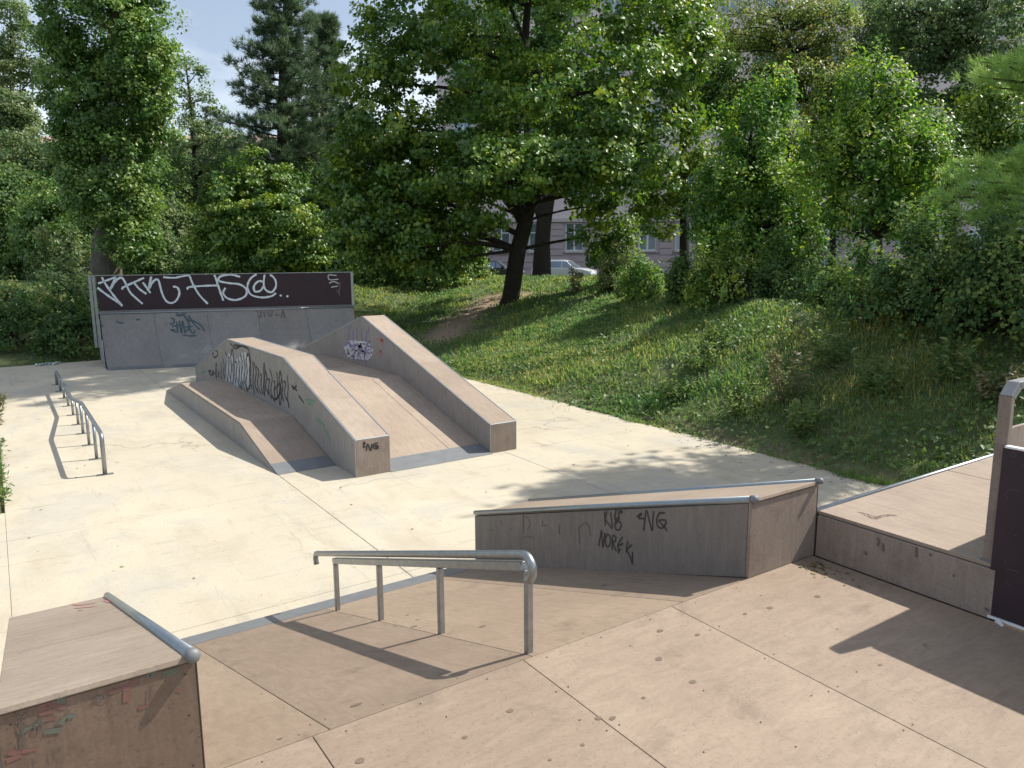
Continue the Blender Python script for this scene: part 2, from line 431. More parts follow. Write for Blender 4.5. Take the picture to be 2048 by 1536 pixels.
pv = bpy.data.objects.new('pavement', None); COL.objects.link(pv); ORG[pv.name] = np.zeros(3); pv['kind'] = 'structure'
MB().box((SX0 + .02, -6, -.2), (SX1 - .02, SY1 - .02, -.012)).build('slab_bed', M['joint'], pv)
jx = [SX0, 2.605, 5.39, SX1]; jy = [-6, 2.0, 5.47, 8.2, 11.7, 15.3, 18.4, SY1]
for y0, y1 in ((-6, 2.0), (2.0, 5.47), (5.47, 8.2), (8.2, 9.15)):
    MB().box((-3.2, y0 + .005, -.15), (SX0 + .001, y1 - .003, 0)).build('concrete_slab', M['concrete'], pv, bevel=.004)
MB().box((-3.18, -6, -.2), (SX0 + .01, 9.13, -.013)).build('slab_bed', M['joint'], pv)
for i in range(3):
    for j in range(len(jy) - 1):
        g = .003
        MB().box((jx[i] + g, jy[j] + g, -.15), (jx[i + 1] - g, jy[j + 1] - g, 0)).build('concrete_slab', M['concrete'], pv, bevel=.004)

# ================================================================== graffiti tool
def bvh_of(objs):
    vs, fs = [], []
    for o in objs:
        n = len(vs); oo = ORG[o.name]
        vs += [Vector(np.array(v.co) + oo) for v in o.data.vertices]; fs += [[i + n for i in p.vertices] for p in o.data.polygons]
    return BVHTree.FromPolygons(vs, fs)


def paint(name, bvh, lines, width, mat, parent, lift=.0025, smooth=5, jitter=.12, maxd=60):
    mb = MB(); rr = random.Random(len(lines) * 13 + int(width * 1e5))
    for ln in lines:
        pts = smoothpath([np.array(p, float) for p in ln], smooth)
        hits = []
        for p in pts:
            d = Vector(ray(p[0], p[1])).normalized(); h = bvh.ray_cast(Vector(CAMP), d, maxd)
            if h[0] is None: hits.append(None); continue
            n = h[1] if h[1].dot(d) < 0 else -h[1]
            hits.append((np.array(h[0]) + np.array(n) * lift, np.array(n)))
        prev = None
        for i in range(len(hits)):
            if hits[i] is None: prev = None; continue
            a = next((hits[j] for j in (i - 1,) if j >= 0 and hits[j]), hits[i]); c = next((hits[j] for j in (i + 1,) if j < len(hits) and hits[j]), hits[i])
            t = c[0] - a[0]
            if np.linalg.norm(t) < 1e-6: continue
            t /= np.linalg.norm(t); s_ = np.cross(hits[i][1], t); w = width * .5 * (1 + rr.uniform(-jitter, jitter))
            cur = (hits[i][0] - s_ * w, hits[i][0] + s_ * w)
            if prev: mb.add([prev[0], prev[1], cur[1], cur[0]], [(0, 1, 2, 3)])
            prev = cur
    if mb.f:
        o = mb.build(name, mat, parent); o['kind'] = 'stuff'; return o


def sc(lines, s, ox, oy): return [[(ox + x * s, oy + y * s) for x, y in ln] for ln in lines]


def screws(name, pts, parent, nrm, r=.0036, lift=.002):
    mb = MB(); n = np.array(nrm, float); n /= np.linalg.norm(n)
    a = np.cross(n, [0, 0, 1.]) if abs(n[2]) < .9 else np.array([1., 0, 0]); a /= np.linalg.norm(a); b = np.cross(n, a)
    for p in pts:
        c = np.array(p) + n * lift; mb.add([c + r * (a * math.cos(t) + b * math.sin(t)) for t in np.arange(6) * math.pi / 3], [(0, 1, 2, 3, 4, 5)])
    o = mb.build(name, M['screw'], parent); o['kind'] = 'stuff'; return o


# ================================================================== DECK + BANK
DZ = .9; YC = 2.475; YB = 5.30
def bank_z(y): return DZ * (YB - y) / (YB - YC)
dk = thing('bank_ramp', (1.8, 2.4, 0), 'tan wooden deck and bank ramp with panel seams in the foreground', 'ramp')
MB().prism([(-3.2, 0.0), (YB - .03, 0.0), (YC, DZ - .035), (-3.2, DZ - .035)], -3.0, 3.69, 'x').build('substructure', M['gap'], dk)
g = .0017
dx = [-3.0, -1.0, -.11, .79, 1.705, 2.58, 3.69]
dpan = []
for i in range(len(dx) - 1):
    ysp = [-3.2, .9 if i % 2 else -.2, YC]
    for j in range(2):
        dpan.append(MB().box((dx[i] + g, ysp[j] + g, DZ - .03), (dx[i + 1] - g, ysp[j + 1] - (g if j == 0 else .004), DZ)).build('deck_panel', M['deck'], dk, bevel=.002))
bx = [-3.0, -1.0, -.05, .855, 1.755, 2.66, 3.69]
ystrip = 5.04
for i in range(len(bx) - 1):
    ysp = [YC + .004, 3.10, ystrip] if i in (0, 1, 2) else [YC + .004, ystrip]
    for j in range(len(ysp) - 1):
        a, c = ysp[j] + (g if j else 0), ysp[j + 1] - g
        MB().slab([(bx[i] + g, a, bank_z(a)), (bx[i + 1] - g, a, bank_z(a)), (bx[i + 1] - g, c, bank_z(c)), (bx[i] + g, c, bank_z(c))], .026).build('bank_panel', M['bank'], dk, bevel=.002)
MB().slab([(-3, ystrip, bank_z(ystrip) + .002), (3.13, ystrip, bank_z(ystrip) + .002), (3.13, YB + .03, .004), (-3, YB + .03, .004)], .006).build('metal_strip', M['strip'], dk)
pts = []
for x in dx[1:-1]:
    for s in (-.03, .03):
        pts += [(x + s, y, DZ) for y in np.arange(-.2, 2.4, .30)]
for x in np.arange(.0, 3.6, .30): pts += [(x, 2.43, DZ), (x + .07, 1.62, DZ)]
for x in dx[2:-1]: pts += [(x + .45, y, DZ) for y in np.arange(.2, 2.4, .42)]
screws('screw_heads', pts, dk, (0, 0, 1))
pts = []
for x in bx[2:-1]:
    for s in (-.03, .03): pts += [(x + s, y, bank_z(y)) for y in np.arange(2.6, 5.0, .33)]
for x in np.arange(.1, 3.1, .33): pts += [(x, 2.53, bank_z(2.53)), (x, 4.98, bank_z(4.98))]
screws('screw_heads', pts, dk, (0, DZ, YB - YC))
# damp drip marks on the boards
mb = MB(); rs = random.Random(3)
spots = [(712, 1410, 14), (828, 1253, 9), (965, 1253, 9), (1208, 1170, 8), (790, 1253, 4), (835, 1240, 5), (815, 1230, 5), (745, 1243, 3), (1320, 1262, 9), (1395, 1270, 7), (1318, 1318, 10), (1385, 1364, 9), (1287, 1396, 6),
         (1020, 1422, 9), (1197, 1437, 9), (1225, 1437, 9), (930, 1475, 7), (1165, 1490, 6), (1160, 1440, 4), (1440, 1560, 8), (1540, 1216, 8), (1490, 1228, 6), (1635, 1193, 8), (1100, 1520, 5), (1760, 1330, 5), (1850, 1290, 6), (720, 1522, 12), (560, 1478, 6)]
for px, py, rad in spots:
    p = on_z(px, py, DZ)
    if p[1] > YC:
        d = ray(px, py); s_ = DZ / (YB - YC); t = (s_ * YB - CAM_H) / (d[2] + s_ * d[1]); p = d * t + CAMP; zf = bank_z
    else: zf = lambda y: DZ
    r = rad / 1538 * np.linalg.norm(p - CAMP) * .78; ph = rs.uniform(0, 6)
    ring = []
    for k in range(12):
        an = k * math.pi / 6; q = r * (1 + .07 * math.sin(2 * an + ph) + .05 * math.sin(3 * an + 2 * ph))
        x_, y_ = p[0] + q * math.cos(an) * 1.0, p[1] + q * math.sin(an) * .75; ring.append((x_, y_, zf(y_) + .0018))
    mb.add(ring, [tuple(range(12))])
o = mb.build('damp_marks', M['stain'], dk); o['kind'] = 'stuff'

# ================================================================== LEDGES A and B beside the bank
def grind_ledge(x0, x1, label, pipes):
    t = thing('grind_ledge', ((x0 + x1) / 2, 3.8, 0), label, 'ledge', 'sloping ledges on either side of the bank')
    yn, yf, zn, zf = YC - .006, 5.25, 1.335, .46
    zt = lambda y: zn + (zf - zn) * (y - yn) / (yf - yn)
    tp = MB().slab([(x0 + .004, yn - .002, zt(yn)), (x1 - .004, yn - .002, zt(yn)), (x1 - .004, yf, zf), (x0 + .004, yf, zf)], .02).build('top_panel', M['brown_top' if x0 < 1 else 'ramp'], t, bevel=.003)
    def side(xa, xb, nm):
        return MB().prism([(yn + .021, DZ - .0), (yn + .021, zt(yn + .021) - .022), (yf - .02, zf - .022), (yf - .02, 0.0)], xa, xb, 'x').build('side_panel', M[nm], t, bevel=.003)
    s1 = side(x0, x0 + .019, 'ledge_shade_side'); s2 = side(x1 - .019, x1, 'side')
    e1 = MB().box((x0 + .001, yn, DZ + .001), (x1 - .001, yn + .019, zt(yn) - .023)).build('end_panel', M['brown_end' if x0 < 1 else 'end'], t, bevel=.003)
    MB().box((x0 + .001, yf - .018, 0), (x1 - .001, yf, zf - .023)).build('end_panel', M['side'], t, bevel=.003)
    dirv = np.array([0, yf - yn, zf - zn]); dirv /= np.linalg.norm(dirv)
    for x, r in pipes:
        a = np.array([x, yn - .02, zt(yn) + .004]) - dirv * .0; c = np.array([x, yf, zf + .004])
        pp = MB().tube([a, c], r, 14).build('coping_pipe', M['pipe'], t, smooth=True)
        MB().tube([a - dirv * .012, a - dirv * .004, a + dirv * .03], [r * .7, r * 1.13, r * 1.13], 14).build('end_cap', M['strip'], pp, smooth=True)
    MB().box((x0 + .004, yn - .0015, zt(yn) - .0265), (x1 - .004, yn + .01, zt(yn) - .0205)).build('edge_gap', M['gap'], t)
    MB().box((x1 - .0005, yn - .001, DZ + .002), (x1 + .0025, yn + .02, zt(yn) - .03)).build('corner_strip', M['gap'], t)
    pts = [(x, yn, z) for x in np.linspace(x0 + .035, x1 - .035, 3) for z in (DZ + .05, zt(yn) - .06)] + [(x, yn, DZ + .23) for x in (x0 + .035, x1 - .035)]
    screws('screw_heads', pts, e1, (0, -1, 0))
    screws('screw_heads', [(x0, y, zt(y) - .05) for y in np.arange(yn + .06, yf, .3)] + [(x0, y, max(bank_z(y), 0) + .05) for y in np.arange(yn + .06, yf, .4)], s1, (-1, 0, 0))
    return t, tp, s1, s2, e1


LB, LBt, LBl, LBr, LBe = grind_ledge(3.139, 3.70, 'grey sided sloping ledge with two steel copings and black marker tags', [(3.146, .0185), (3.694, .016)])
LA, LAt, LAl, LAr, LAe = grind_ledge(-.115, .425, 'brown sloping ledge in the near corner with faded scribbles on its end', [(.414, .0205)])
# tags on B
bv = bvh_of([LBl])
paint('marker_tag', bv, sc([[(1583, 495), (1586, 590), (1592, 672)], [(1615, 495), (1600, 560), (1590, 600), (1622, 650), (1652, 702)], [(1645, 530), (1655, 620), (1666, 702)],
      [(1728, 590), (1690, 606), (1700, 520), (1715, 488), (1728, 540), (1730, 600), (1700, 625), (1690, 665), (1700, 708), (1725, 716), (1750, 690), (1750, 645), (1722, 628), (1705, 650)],
      [(1744, 510), (1748, 548)], [(1764, 510), (1762, 548)]], .1953, 900, 920), .0105, M['black_spray'], LBl)
paint('marker_tag', bv, sc([[(1522, 880), (1538, 800), (1552, 718), (1558, 800), (1566, 890), (1578, 810), (1588, 740)], [(1612, 758), (1592, 800), (1594, 860), (1614, 890), (1640, 860), (1644, 800), (1628, 765), (1608, 760)],
      [(1662, 920), (1664, 840), (1668, 775), (1698, 785), (1694, 825), (1668, 850), (1690, 900), (1706, 935)], [(1770, 785), (1728, 850), (1720, 890), (1726, 938)], [(1722, 880), (1776, 852)], [(1722, 956), (1745, 905)],
      [(1822, 832), (1812, 890), (1806, 945)], [(1862, 868), (1812, 922), (1836, 968), (1860, 1030), (1868, 1056), (1870, 940)]], .1953, 900, 920), .0105, M['black_spray'], LBl)
paint('marker_tag', bv, sc([[(667, 238), (684, 226), (674, 243), (692, 244)], [(679, 198), (677, 214)], [(691, 288), (696, 245), (702, 216), (712, 255), (722, 288), (724, 250), (727, 218)],
      [(768, 224), (748, 226), (738, 248), (742, 272), (758, 278), (770, 262), (768, 250), (746, 252), (764, 272), (776, 290)]], .5605, 900, 900), .0105, M['black_spray'], LBl)
paint('faint_tag', bv, sc([[(745, 545), (752, 640), (748, 760)], [(748, 560), (800, 600), (822, 660), (790, 720)], [(740, 800), (790, 780), (860, 800)], [(945, 620), (948, 660)], [(935, 670), (995, 668)], [(1120, 660), (1118, 760)], [(1310, 700), (1330, 680), (1390, 640), (1425, 690), (1440, 780)], [(1320, 700), (1325, 860)],
      [(400, 720), (440, 705)], [(520, 620), (530, 660)], [(610, 700), (640, 720)]], .1953, 900, 920), .006, M['ghost'], LBl)
# scribbles on A
bv = bvh_of([LAe])
S4 = .2513
paint('scribble', bv, sc([[(130, 1110), (140, 1030), (185, 980), (235, 978), (222, 1060), (172, 1140), (130, 1110)], [(150, 1150), (178, 1230), (185, 1300), (192, 1372)], [(185, 1160), (160, 1120)], [(155, 1300), (165, 1372)], [(412, 1390), (428, 1470)], [(255, 1460), (265, 1530)], [(1195, 880), (1190, 1000)],
      [(270, 1180), (320, 1150), (330, 1220), (280, 1240), (275, 1200)], [(740, 1000), (780, 960), (760, 1020)], [(790, 990), (800, 960), (830, 990), (900, 950)], [(1290, 710), (1275, 735)], [(410, 910), (415, 960)]], S4, 0, 1150), .0045, M['ghost'], LAe, lift=.003)
paint('red_smear', bv, sc([[(300, 1080), (430, 1040), (520, 1060)], [(310, 1110), (440, 1080)], [(330, 1150), (450, 1140)], [(300, 1060), (410, 1020)], [(860, 930), (920, 920), (1010, 880), (1090, 840)], [(60, 1420), (200, 1400), (300, 1380)], [(50, 1480), (180, 1430)], [(1010, 890), (1005, 1010)], [(1100, 1060), (1190, 1040)], [(1400, 920), (1450, 915)]], S4, 0, 1150), .013, M['red_smear'], LAe, lift=.0012, jitter=.6)
paint('green_smear', bv, sc([[(450, 990), (530, 960)], [(440, 1010), (520, 990)], [(150, 1260), (300, 1180), (350, 1150)], [(960, 780), (1000, 800), (1030, 760)], [(1060, 790), (1130, 800)], [(1170, 770), (1190, 800), (1240, 760)], [(1290, 790), (1420, 740)], [(1330, 800), (1420, 760)], [(480, 1190), (520, 1130), (600, 1120)], [(820, 870), (830, 800)], [(350, 1250), (490, 1230)]], S4, 0, 1150), .014, M['green_smear'], LAe, lift=.0018, jitter=.6)
bv = bvh_of([LAt])
paint('red_smear', bv, sc([[(575, 235), (650, 240), (760, 225)], [(600, 265), (700, 258), (760, 250)], [(830, 170), (835, 235)], [(835, 205), (880, 220)], [(620, 285), (660, 280)], [(840, 190), (870, 200)]], S4, 0, 1150), .02, M['red_spray'], LAt)
paint('lighting_crease', bvh_of([LAt]), sc([[(20, 640), (300, 580), (540, 525), (900, 440), (1180, 380)]], S4, 0, 1150), .004, M['ghost'], LAt)  # dark line paints the crease in the lighting across the top

# ================================================================== NEAR HANDRAIL
hr = thing('grind_rail', (1.775, 3.7, bank_z(3.7)), 'round galvanised handrail on four posts slanting down the bank', 'rail')
XH = 1.775
pa, pb = on_x(1046, 1109, XH), on_x(634, 1107, XH)
def rail_z(y): return pa[2] + (pb[2] - pa[2]) * (y - pa[1]) / (pb[1] - pa[1])
rd = np.array([0, pb[1] - pa[1], pb[2] - pa[2]]); rd /= np.linalg.norm(rd); rn = np.array([0, -rd[2], rd[1]])
RT = .0195
path = []
c = pa - rn * .054
for a in np.linspace(-200, 0, 15):
    an = math.radians(a); path.append(c + rn * .062 * math.cos(an) - rd * .062 * math.sin(-an) * 1.0)
path = [c - rd * .054 * math.sin(math.radians(t)) + rn * .054 * math.cos(math.radians(t)) for t in np.linspace(180, 0, 16)]
c2 = pb - rn * .05
path += [c2 + rd * .05 * math.sin(math.radians(t)) + rn * .05 * math.cos(math.radians(t)) for t in np.linspace(0, 90, 8)]
path += [path[-1] - rn * .03]
tubeo = MB().tube(path, RT, 16).build('tube', M['steel'], hr, smooth=True)
o1, o2 = pa + rd * .01 - rn * .047, on_x(668, 1117, XH)
o2 = np.array([XH, 4.865, rail_z(4.865)]) - rn * .047
MB().hexa([o1 - rn * .02 + (-.02, 0, 0), o1 - rn * .02 + (.02, 0, 0), o2 - rn * .02 + (.02, 0, 0), o2 - rn * .02 + (-.02, 0, 0)],
          [o1 + rn * .018 + (-.02, 0, 0), o1 + rn * .018 + (.02, 0, 0), o2 + rn * .018 + (.02, 0, 0), o2 + rn * .018 + (-.02, 0, 0)]).build('flat_bar', M['steel'], hr, bevel=.003)
for y in (4.84, 4.10, 3.325, 2.53):
    zt_ = rail_z(y) - .072
    MB().box((XH - .0155, y - .0155, bank_z(max(y, YC)) - .02), (XH + .0155, y + .0155, zt_)).build('post', M['steel'], hr, bevel=.004)

# ================================================================== RAISED QUARTER ON THE RIGHT + GUARD
XC = 3.710; ZC = 1.16
qc = thing('quarter_pipe', (5.3, 2.2, 0), 'raised tan platform with steel lip beside the dark guard board', 'ramp')
def pan(bm_, name, mat, par, bevel=.003): return bm_.build(name, M[mat], par, bevel=bevel)
topc = []
for a, b_ in ((XC + .004, 5.1), (5.107, 6.6), (6.607, 8.0)):
    topc.append(MB().box((a, 1.48, ZC - .02), (b_, 2.468, ZC)).build('top_panel', M['ramp'], qc, bevel=.002))
sdc = MB().prism([(1.535, DZ - .0), (1.535, ZC - .022), (2.46, ZC - .022), (2.46, DZ - .0)], XC - .012, XC + .006, 'x').build('side_panel', M['end'], qc, bevel=.003)
MB().box((XC + .008, 1.5, 0), (7.99, 2.44, ZC - .024)).build('substructure', M['gap'], qc)
MB().tube([(XC, 2.478, ZC - .004), (8.0, 2.478, ZC - .004)], .017, 10).build('steel_lip', M['steel'], qc, smooth=True)
prof = [(2.47 + 1.5 * (1 - math.cos(a)) * 1.0, ZC - 1.5 * math.sin(a) * .77) for a in np.linspace(0, math.pi / 2, 10)]
prof = [(2.49 + 1.45 * math.sin(a) ** 1.0, ZC - .02 - 1.14 * (1 - math.cos(a)) ** .8) for a in np.linspace(0, math.pi / 2, 10)]
prof = [(2.49 + 1.5 * (1 - math.cos(a)), (ZC - .02) * (1 - math.sin(a))) for a in np.linspace(0, math.pi / 2, 12)]
MB().prism(prof + [(2.49, 0)], XC + .02, 7.98, 'x').build('transition', M['ramp'], qc)
paint('scuff', bvh_of(topc), sc([[(400, 830), (440, 840), (500, 855), (560, 850)], [(430, 845), (480, 865), (520, 858)], [(450, 850), (500, 870)], [(480, 860), (540, 845), (600, 850)]], .3907, 1560, 700), .006, M['brown_spray'], topc[0], jitter=.6)
paint('run_stain', bvh_of([sdc]), sc([[(500, 960), (508, 985), (500, 1000)], [(440, 1030), (442, 1050)], [(528, 990), (530, 1030)], [(990, 1080), (985, 1190)], [(900, 1060), (890, 1160)], [(770, 1040), (772, 1055)], [(700, 1010), (700, 1060)], [(1050, 1320), (1070, 1335)]], .3907, 1560, 700), .012, M['ghost'], sdc)

gd = thing('guard_panel', (XC, 1.3, DZ), 'dark purple guard board with chamfered post frame at the right edge', 'guard')
XG = 3.716
YG = 1.578
p1 = on_y(1998, 790, 1.605); p2 = on_y(2014, 761, 1.605)
zc1, zc2 = p1[2], p2[2]; xg0 = p1[0]; xg1 = p2[0]
th = .045
fr = MB()
poly_out = [(xg0, ZC), (xg0, zc1), (xg1, zc2), (6.5, zc2), (6.5 - .0, zc2 - th * .8), (xg1 + .03, zc2 - th * .8), (xg0 + th * .8, zc1 - .03), (xg0 + th * .8, ZC)]
MB().prism([(xg0, ZC), (xg0, zc1), (xg0 + th * .8, zc1 - .02), (xg0 + th * .8, ZC)], YG - .027, YG + .027, 'y').build('post', M['end'], gd, bevel=.004)
MB().prism([(xg0, zc1 + .001), (xg1, zc2), (xg1 + .03, zc2 - th * .8), (xg0 + th * .8, zc1 - .019)], YG - .027, YG + .027, 'y').build('corner_brace', M['strip'], gd, bevel=.004)
MB().prism([(xg1 + .001, zc2), (6.5, zc2), (6.5, zc2 - th * .8), (xg1 + .031, zc2 - th * .8)], YG - .027, YG + .027, 'y').build('top_rail', M['strip'], gd, bevel=.004)
ztop = on_x(2013, 890, XG)[2]; zin = on_y(2030, 852, YG)[2]
MB().box((xg0 + th * .8, YG - .01, ZC), (6.5, YG + .01, zin)).build('infill_panel', M['end'], gd)
MB().box((6.44, YG - .034, ZC), (6.5, YG + .034, zc2 - th)).build('post', M['end'], gd)
dkb = MB().box((XG - .016, -1.8, DZ + .02), (XG - .002, YG - .02, ztop - .01)).build('dark_board', M['dark'], gd, bevel=.002)
MB().box((XG - .02, -1.8, ztop - .01), (XG + .012, YG - .029, ztop)).build('edge_trim', M['white_paint'], gd, bevel=.002)
MB().box((XG - .02, -1.8, DZ + .006), (XG + .006, YG - .03, DZ + .018)).build('bottom_trim', M['white_paint'], gd)
MB().box((XG + .006, -1.8, DZ), (XG + .04, YG - .06, ztop - .012)).build('backing', M['end'], gd)
MB().box((xg0 - .004, YG - .03, ZC + .0005), (xg0 + .045, YG + .035, ZC + .012)).build('post_foot', M['strip'], gd)
paint('scratch', bvh_of([dkb]), sc([[(335, 460), (350, 452), (365, 465), (350, 478), (335, 465)], [(330, 655), (400, 668)], [(310, 1090), (380, 1108)], [(300, 690), (325, 655)], [(305, 720), (322, 690)], [(300, 1040), (310, 1060)], [(390, 520), (406, 525)], [(310, 1165), (335, 1185)], [(350, 905), (375, 910)]], .3645, 1900, 740), .0022, M['scratch'], dkb)
MB().slab([on_x(1990, 1243, XG - .02) , on_x(1998, 1237, XG - .03), on_x(2008, 1252, XG - .05), on_x(2000, 1256, XG - .04)], .004).build('paper_scrap', M['white_paint'], gd)

# ================================================================== FUNBOX
fb = thing('funbox', (4.1, 12.3, 0), 'low tan funbox with two grey ledges, graffiti and blue grey base strips', 'ramp')
def profile_surface(prof, x0, x1, xc, par, mat, name, th=.02):
    out = []
    for (a, b_) in zip(prof[:-1], prof[1:]):
        for xa, xb in zip(xc[:-1], xc[1:]):
            out.append(MB().slab([(xa + .003, a[0] + .002, a[1]), (xb - .003, a[0] + .002, a[1]), (xb - .003, b_[0] - .002, b_[1]), (xa + .003, b_[0] - .002, b_[1])], th).build(name, M[mat], par, bevel=.002))
    return out


def part_core(prof, x0, x1, par, name, mat, drop=.023):
    top = [(y, max(z - drop, 0.0)) for y, z in prof]
    return MB().prism([(top[0][0], 0), *top, (top[-1][0], 0)] if top[0][1] > 0 else [*top], x0, x1, 'x').build(name, M[mat], par)


# side ramp (left, low)
sp = [(8.88, 0.004), (9.18, .066), (10.5, .35), (14.35, .35), (15.85, .004)]
core = MB().prism([(8.90, 0), (10.5, .327), (14.35, .327), (15.83, 0)], 2.612, 3.32, 'x').build('side_ramp', M['side'], fb)
profile_surface([sp[1], sp[2]], 0, 0, [2.6, 3.324], core, 'ramp', 'ramp_panel')
profile_surface([sp[2], (12.4, .35), sp[3]], 0, 0, [2.6, 3.324], core, 'ramp', 'table_panel')
profile_surface([sp[3], sp[4]], 0, 0, [2.6, 3.324], core, 'ramp', 'ramp_panel')
MB().slab([(2.6, 8.88, .004), (3.326, 8.88, .004), (3.326, 9.18, .067), (2.6, 9.18, .067)], .004).build('metal_strip', M['strip'], core)
cside = MB().prism([(8.93, 0), (10.5, .329), (14.35, .329), (15.80, 0)], 2.594, 2.611, 'x').build('side_panel', M['side'], core)
# centre ramp
cp = [(8.21, .004), (8.52, .080), (10.9, .675), (14.05, .675), (16.7, .004)]
core2 = MB().prism([(8.24, 0), (10.9, .652), (14.05, .652), (16.67, 0)], 3.76, 5.2, 'x').build('centre_ramp', M['side'], fb)
profile_surface([cp[1], cp[2]], 0, 0, [3.758, 4.72, 5.2], core2, 'ramp', 'ramp_panel')
profile_surface([cp[2], (12.4, .675), cp[3]], 0, 0, [3.758, 5.2], core2, 'ramp', 'table_panel')
profile_surface([cp[3], cp[4]], 0, 0, [3.758, 5.2], core2, 'ramp', 'ramp_panel')
MB().slab([(3.76, 8.21, .004), (5.198, 8.21, .004), (5.198, 8.52, .082), (3.76, 8.52, .082)], .004).build('metal_strip', M['strip'], core2)


def ledge(x0, x1, prof, name, par, ztrim=.009):
    core = MB().prism([(prof[0][0] + .02, 0), *[(y + (.02 if i == 0 else -.02 if i == len(prof) - 1 else 0), z - .022) for i, (y, z) in enumerate(prof)], (prof[-1][0] - .02, 0)], x0 + .02, x1 - .02, 'x').build(name, M['gap'], par)
    tops = []
    for a, b_ in zip(prof[:-1], prof[1:]):
        n = max(1, round((b_[0] - a[0]) / 2.5))
        for k in range(n):
            f = lambda t: (a[0] + (b_[0] - a[0]) * t, a[1] + (b_[1] - a[1]) * t)
            p, q = f(k / n), f((k + 1) / n)
            tops.append(MB().slab([(x0 + .012, p[0] + .001, p[1]), (x1 - .012, p[0] + .001, p[1]), (x1 - .012, q[0] - .001, q[1]), (x0 + .012, q[0] - .001, q[1])], .02).build('top_panel', M['ramp'], core, bevel=.002))
    sides = []
    poly = [(prof[0][0], .003), *[(y, z - .012) for y, z in prof], (prof[-1][0], .003)]
    for xa, xb in ((x0, x0 + .018), (x1 - .018, x1)):
        sides.append(MB().prism(poly, xa, xb, 'x').build('side_panel', M['side'], core))
    fr = MB().box((x0 + .001, prof[0][0] - .016, .003), (x1 - .001, prof[0][0] - .0005, prof[0][1] - .012)).build('end_panel', M['end'], core, bevel=.002)
    MB().box((x0 + .001, prof[-1][0] + .0005, .003), (x1 - .001, prof[-1][0] + .016, prof[-1][1] - .012)).build('end_panel', M['side'], core, bevel=.002)
    for x in (x0 - .001, x1 + .001):
        MB().tube([(x, y, z - .004) for y, z in prof], ztrim, 6).build('edge_trim', M['trim'], core)
    for x in (x0 - .001, x1 + .001):
        MB().tube([(x, prof[0][0] - .008, .004), (x, prof[0][0] - .008, prof[0][1] - .004)], ztrim * .8, 6).build('edge_trim', M['trim'], core)
    MB().tube([(x0, prof[0][0] - .008, prof[0][1] - .004), (x1, prof[0][0] - .008, prof[0][1] - .004)], ztrim * .8, 6).build('edge_trim', M['trim'], core)
    return core, tops, sides, fr


L2, L2t, L2s, L2f = ledge(3.328, 3.758, [(8.25, .452), (10.75, 1.145), (13.86, 1.13), (16.7, .29)], 'middle_ledge', fb)
L3, L3t, L3s, L3f = ledge(5.2, 5.598, [(8.265, .388), (12.31, 1.53), (16.4, .40)], 'right_ledge', fb)
bv = bvh_of([L2f])
paint('marker_tag', bv, sc([[(1146, 778), (1160, 770), (1150, 790), (1162, 792)], [(1150, 762), (1152, 768)], [(1166, 812), (1172, 776), (1190, 812), (1196, 774)], [(1230, 770), (1208, 776), (1204, 796), (1222, 800), (1230, 786), (1212, 786), (1232, 800)]], .3711, 300, 600), .017, M['black_spray'], L2f)
bv = bvh_of([L2s[0]])
k1 = .35156
lo = []
rg = random.Random(11)
lines = []
for i in range(30):
    u = i / 29; xx = 1200 + 440 * u
    t_ = 575 + 145 * max(0, (u - .35) / .65) - 35 * math.sin(min(u, .4) / .4 * math.pi) ** 2 + rg.uniform(-18, 18); b_ = 735 + 165 * u + rg.uniform(-25, 8)
    if u < .18: t_ += 90
    w = rg.uniform(3, 17)
    if i % 6 == 2: lines.append([(xx - w, t_ + 40), (xx, t_), (xx + w, t_ + 45), (xx + w * .4, (t_ + b_) / 2), (xx + w, b_ - 40), (xx, b_), (xx - w, b_ - 45), (xx - w * .3, (t_ + b_) / 2), (xx - w, t_ + 40)])
    else: lines.append([(xx - w, t_ + rg.uniform(0, 60)), (xx, (t_ * 2 + b_) / 3), (xx - w * .5, (t_ + 2 * b_) / 3), (xx + w, b_ - rg.uniform(0, 30))])
lines += [[(1208, 590), (1225, 570), (1240, 590), (1222, 612), (1208, 590)], [(1212, 570), (1240, 600)], [(1310, 530), (1340, 560), (1370, 545)], [(1330, 540), (1410, 560), (1425, 640)], [(1560, 800), (1590, 760), (1600, 800), (1570, 850), (1545, 830)], [(1660, 770), (1690, 800)], [(1700, 830), (1730, 870)], [(1660, 770), (1670, 790), (1688, 772)]]
for i in range(9):
    xx = 1290 + i * 15
    lo.append([(xx, 600 + rg.uniform(-20, 20)), (xx + 3, 680), (xx - 2, 770 + rg.uniform(-20, 20))])
paint('pale_fill', bv, sc(lo, k1, 0, 500), .10, M['pale_spray'], L2s[0], lift=.002)
paint('black_lettering', bv, sc(lines, k1, 0, 500), .030, M['black_spray'], L2s[0], lift=.004, jitter=.4)
paint('green_smear', bv, sc([[(1740, 850), (1790, 860)], [(1750, 870), (1780, 880)], [(1800, 960), (1850, 1000)], [(1840, 1010), (1880, 1080)], [(1140, 700), (1170, 690)]], k1, 0, 500), .035, M['green_spray'], L2s[0])
bv = bvh_of([L3s[0]])
S7 = .15625
fill = []
for yy in range(0, 9):
    y0 = 1050 + yy * 24; wv = 175 * math.sqrt(max(.15, 1 - ((yy - 4) / 5.2) ** 2))
    fill.append([(1005 - wv + rg.uniform(-15, 15), y0), (1005, y0 + 6), (1005 + wv + rg.uniform(-15, 15), y0 + 20)])
paint('white_fill', bv, sc(fill, S7, 560, 520), .062, M['pale_spray'], L3s[0], lift=.0015, jitter=.3)
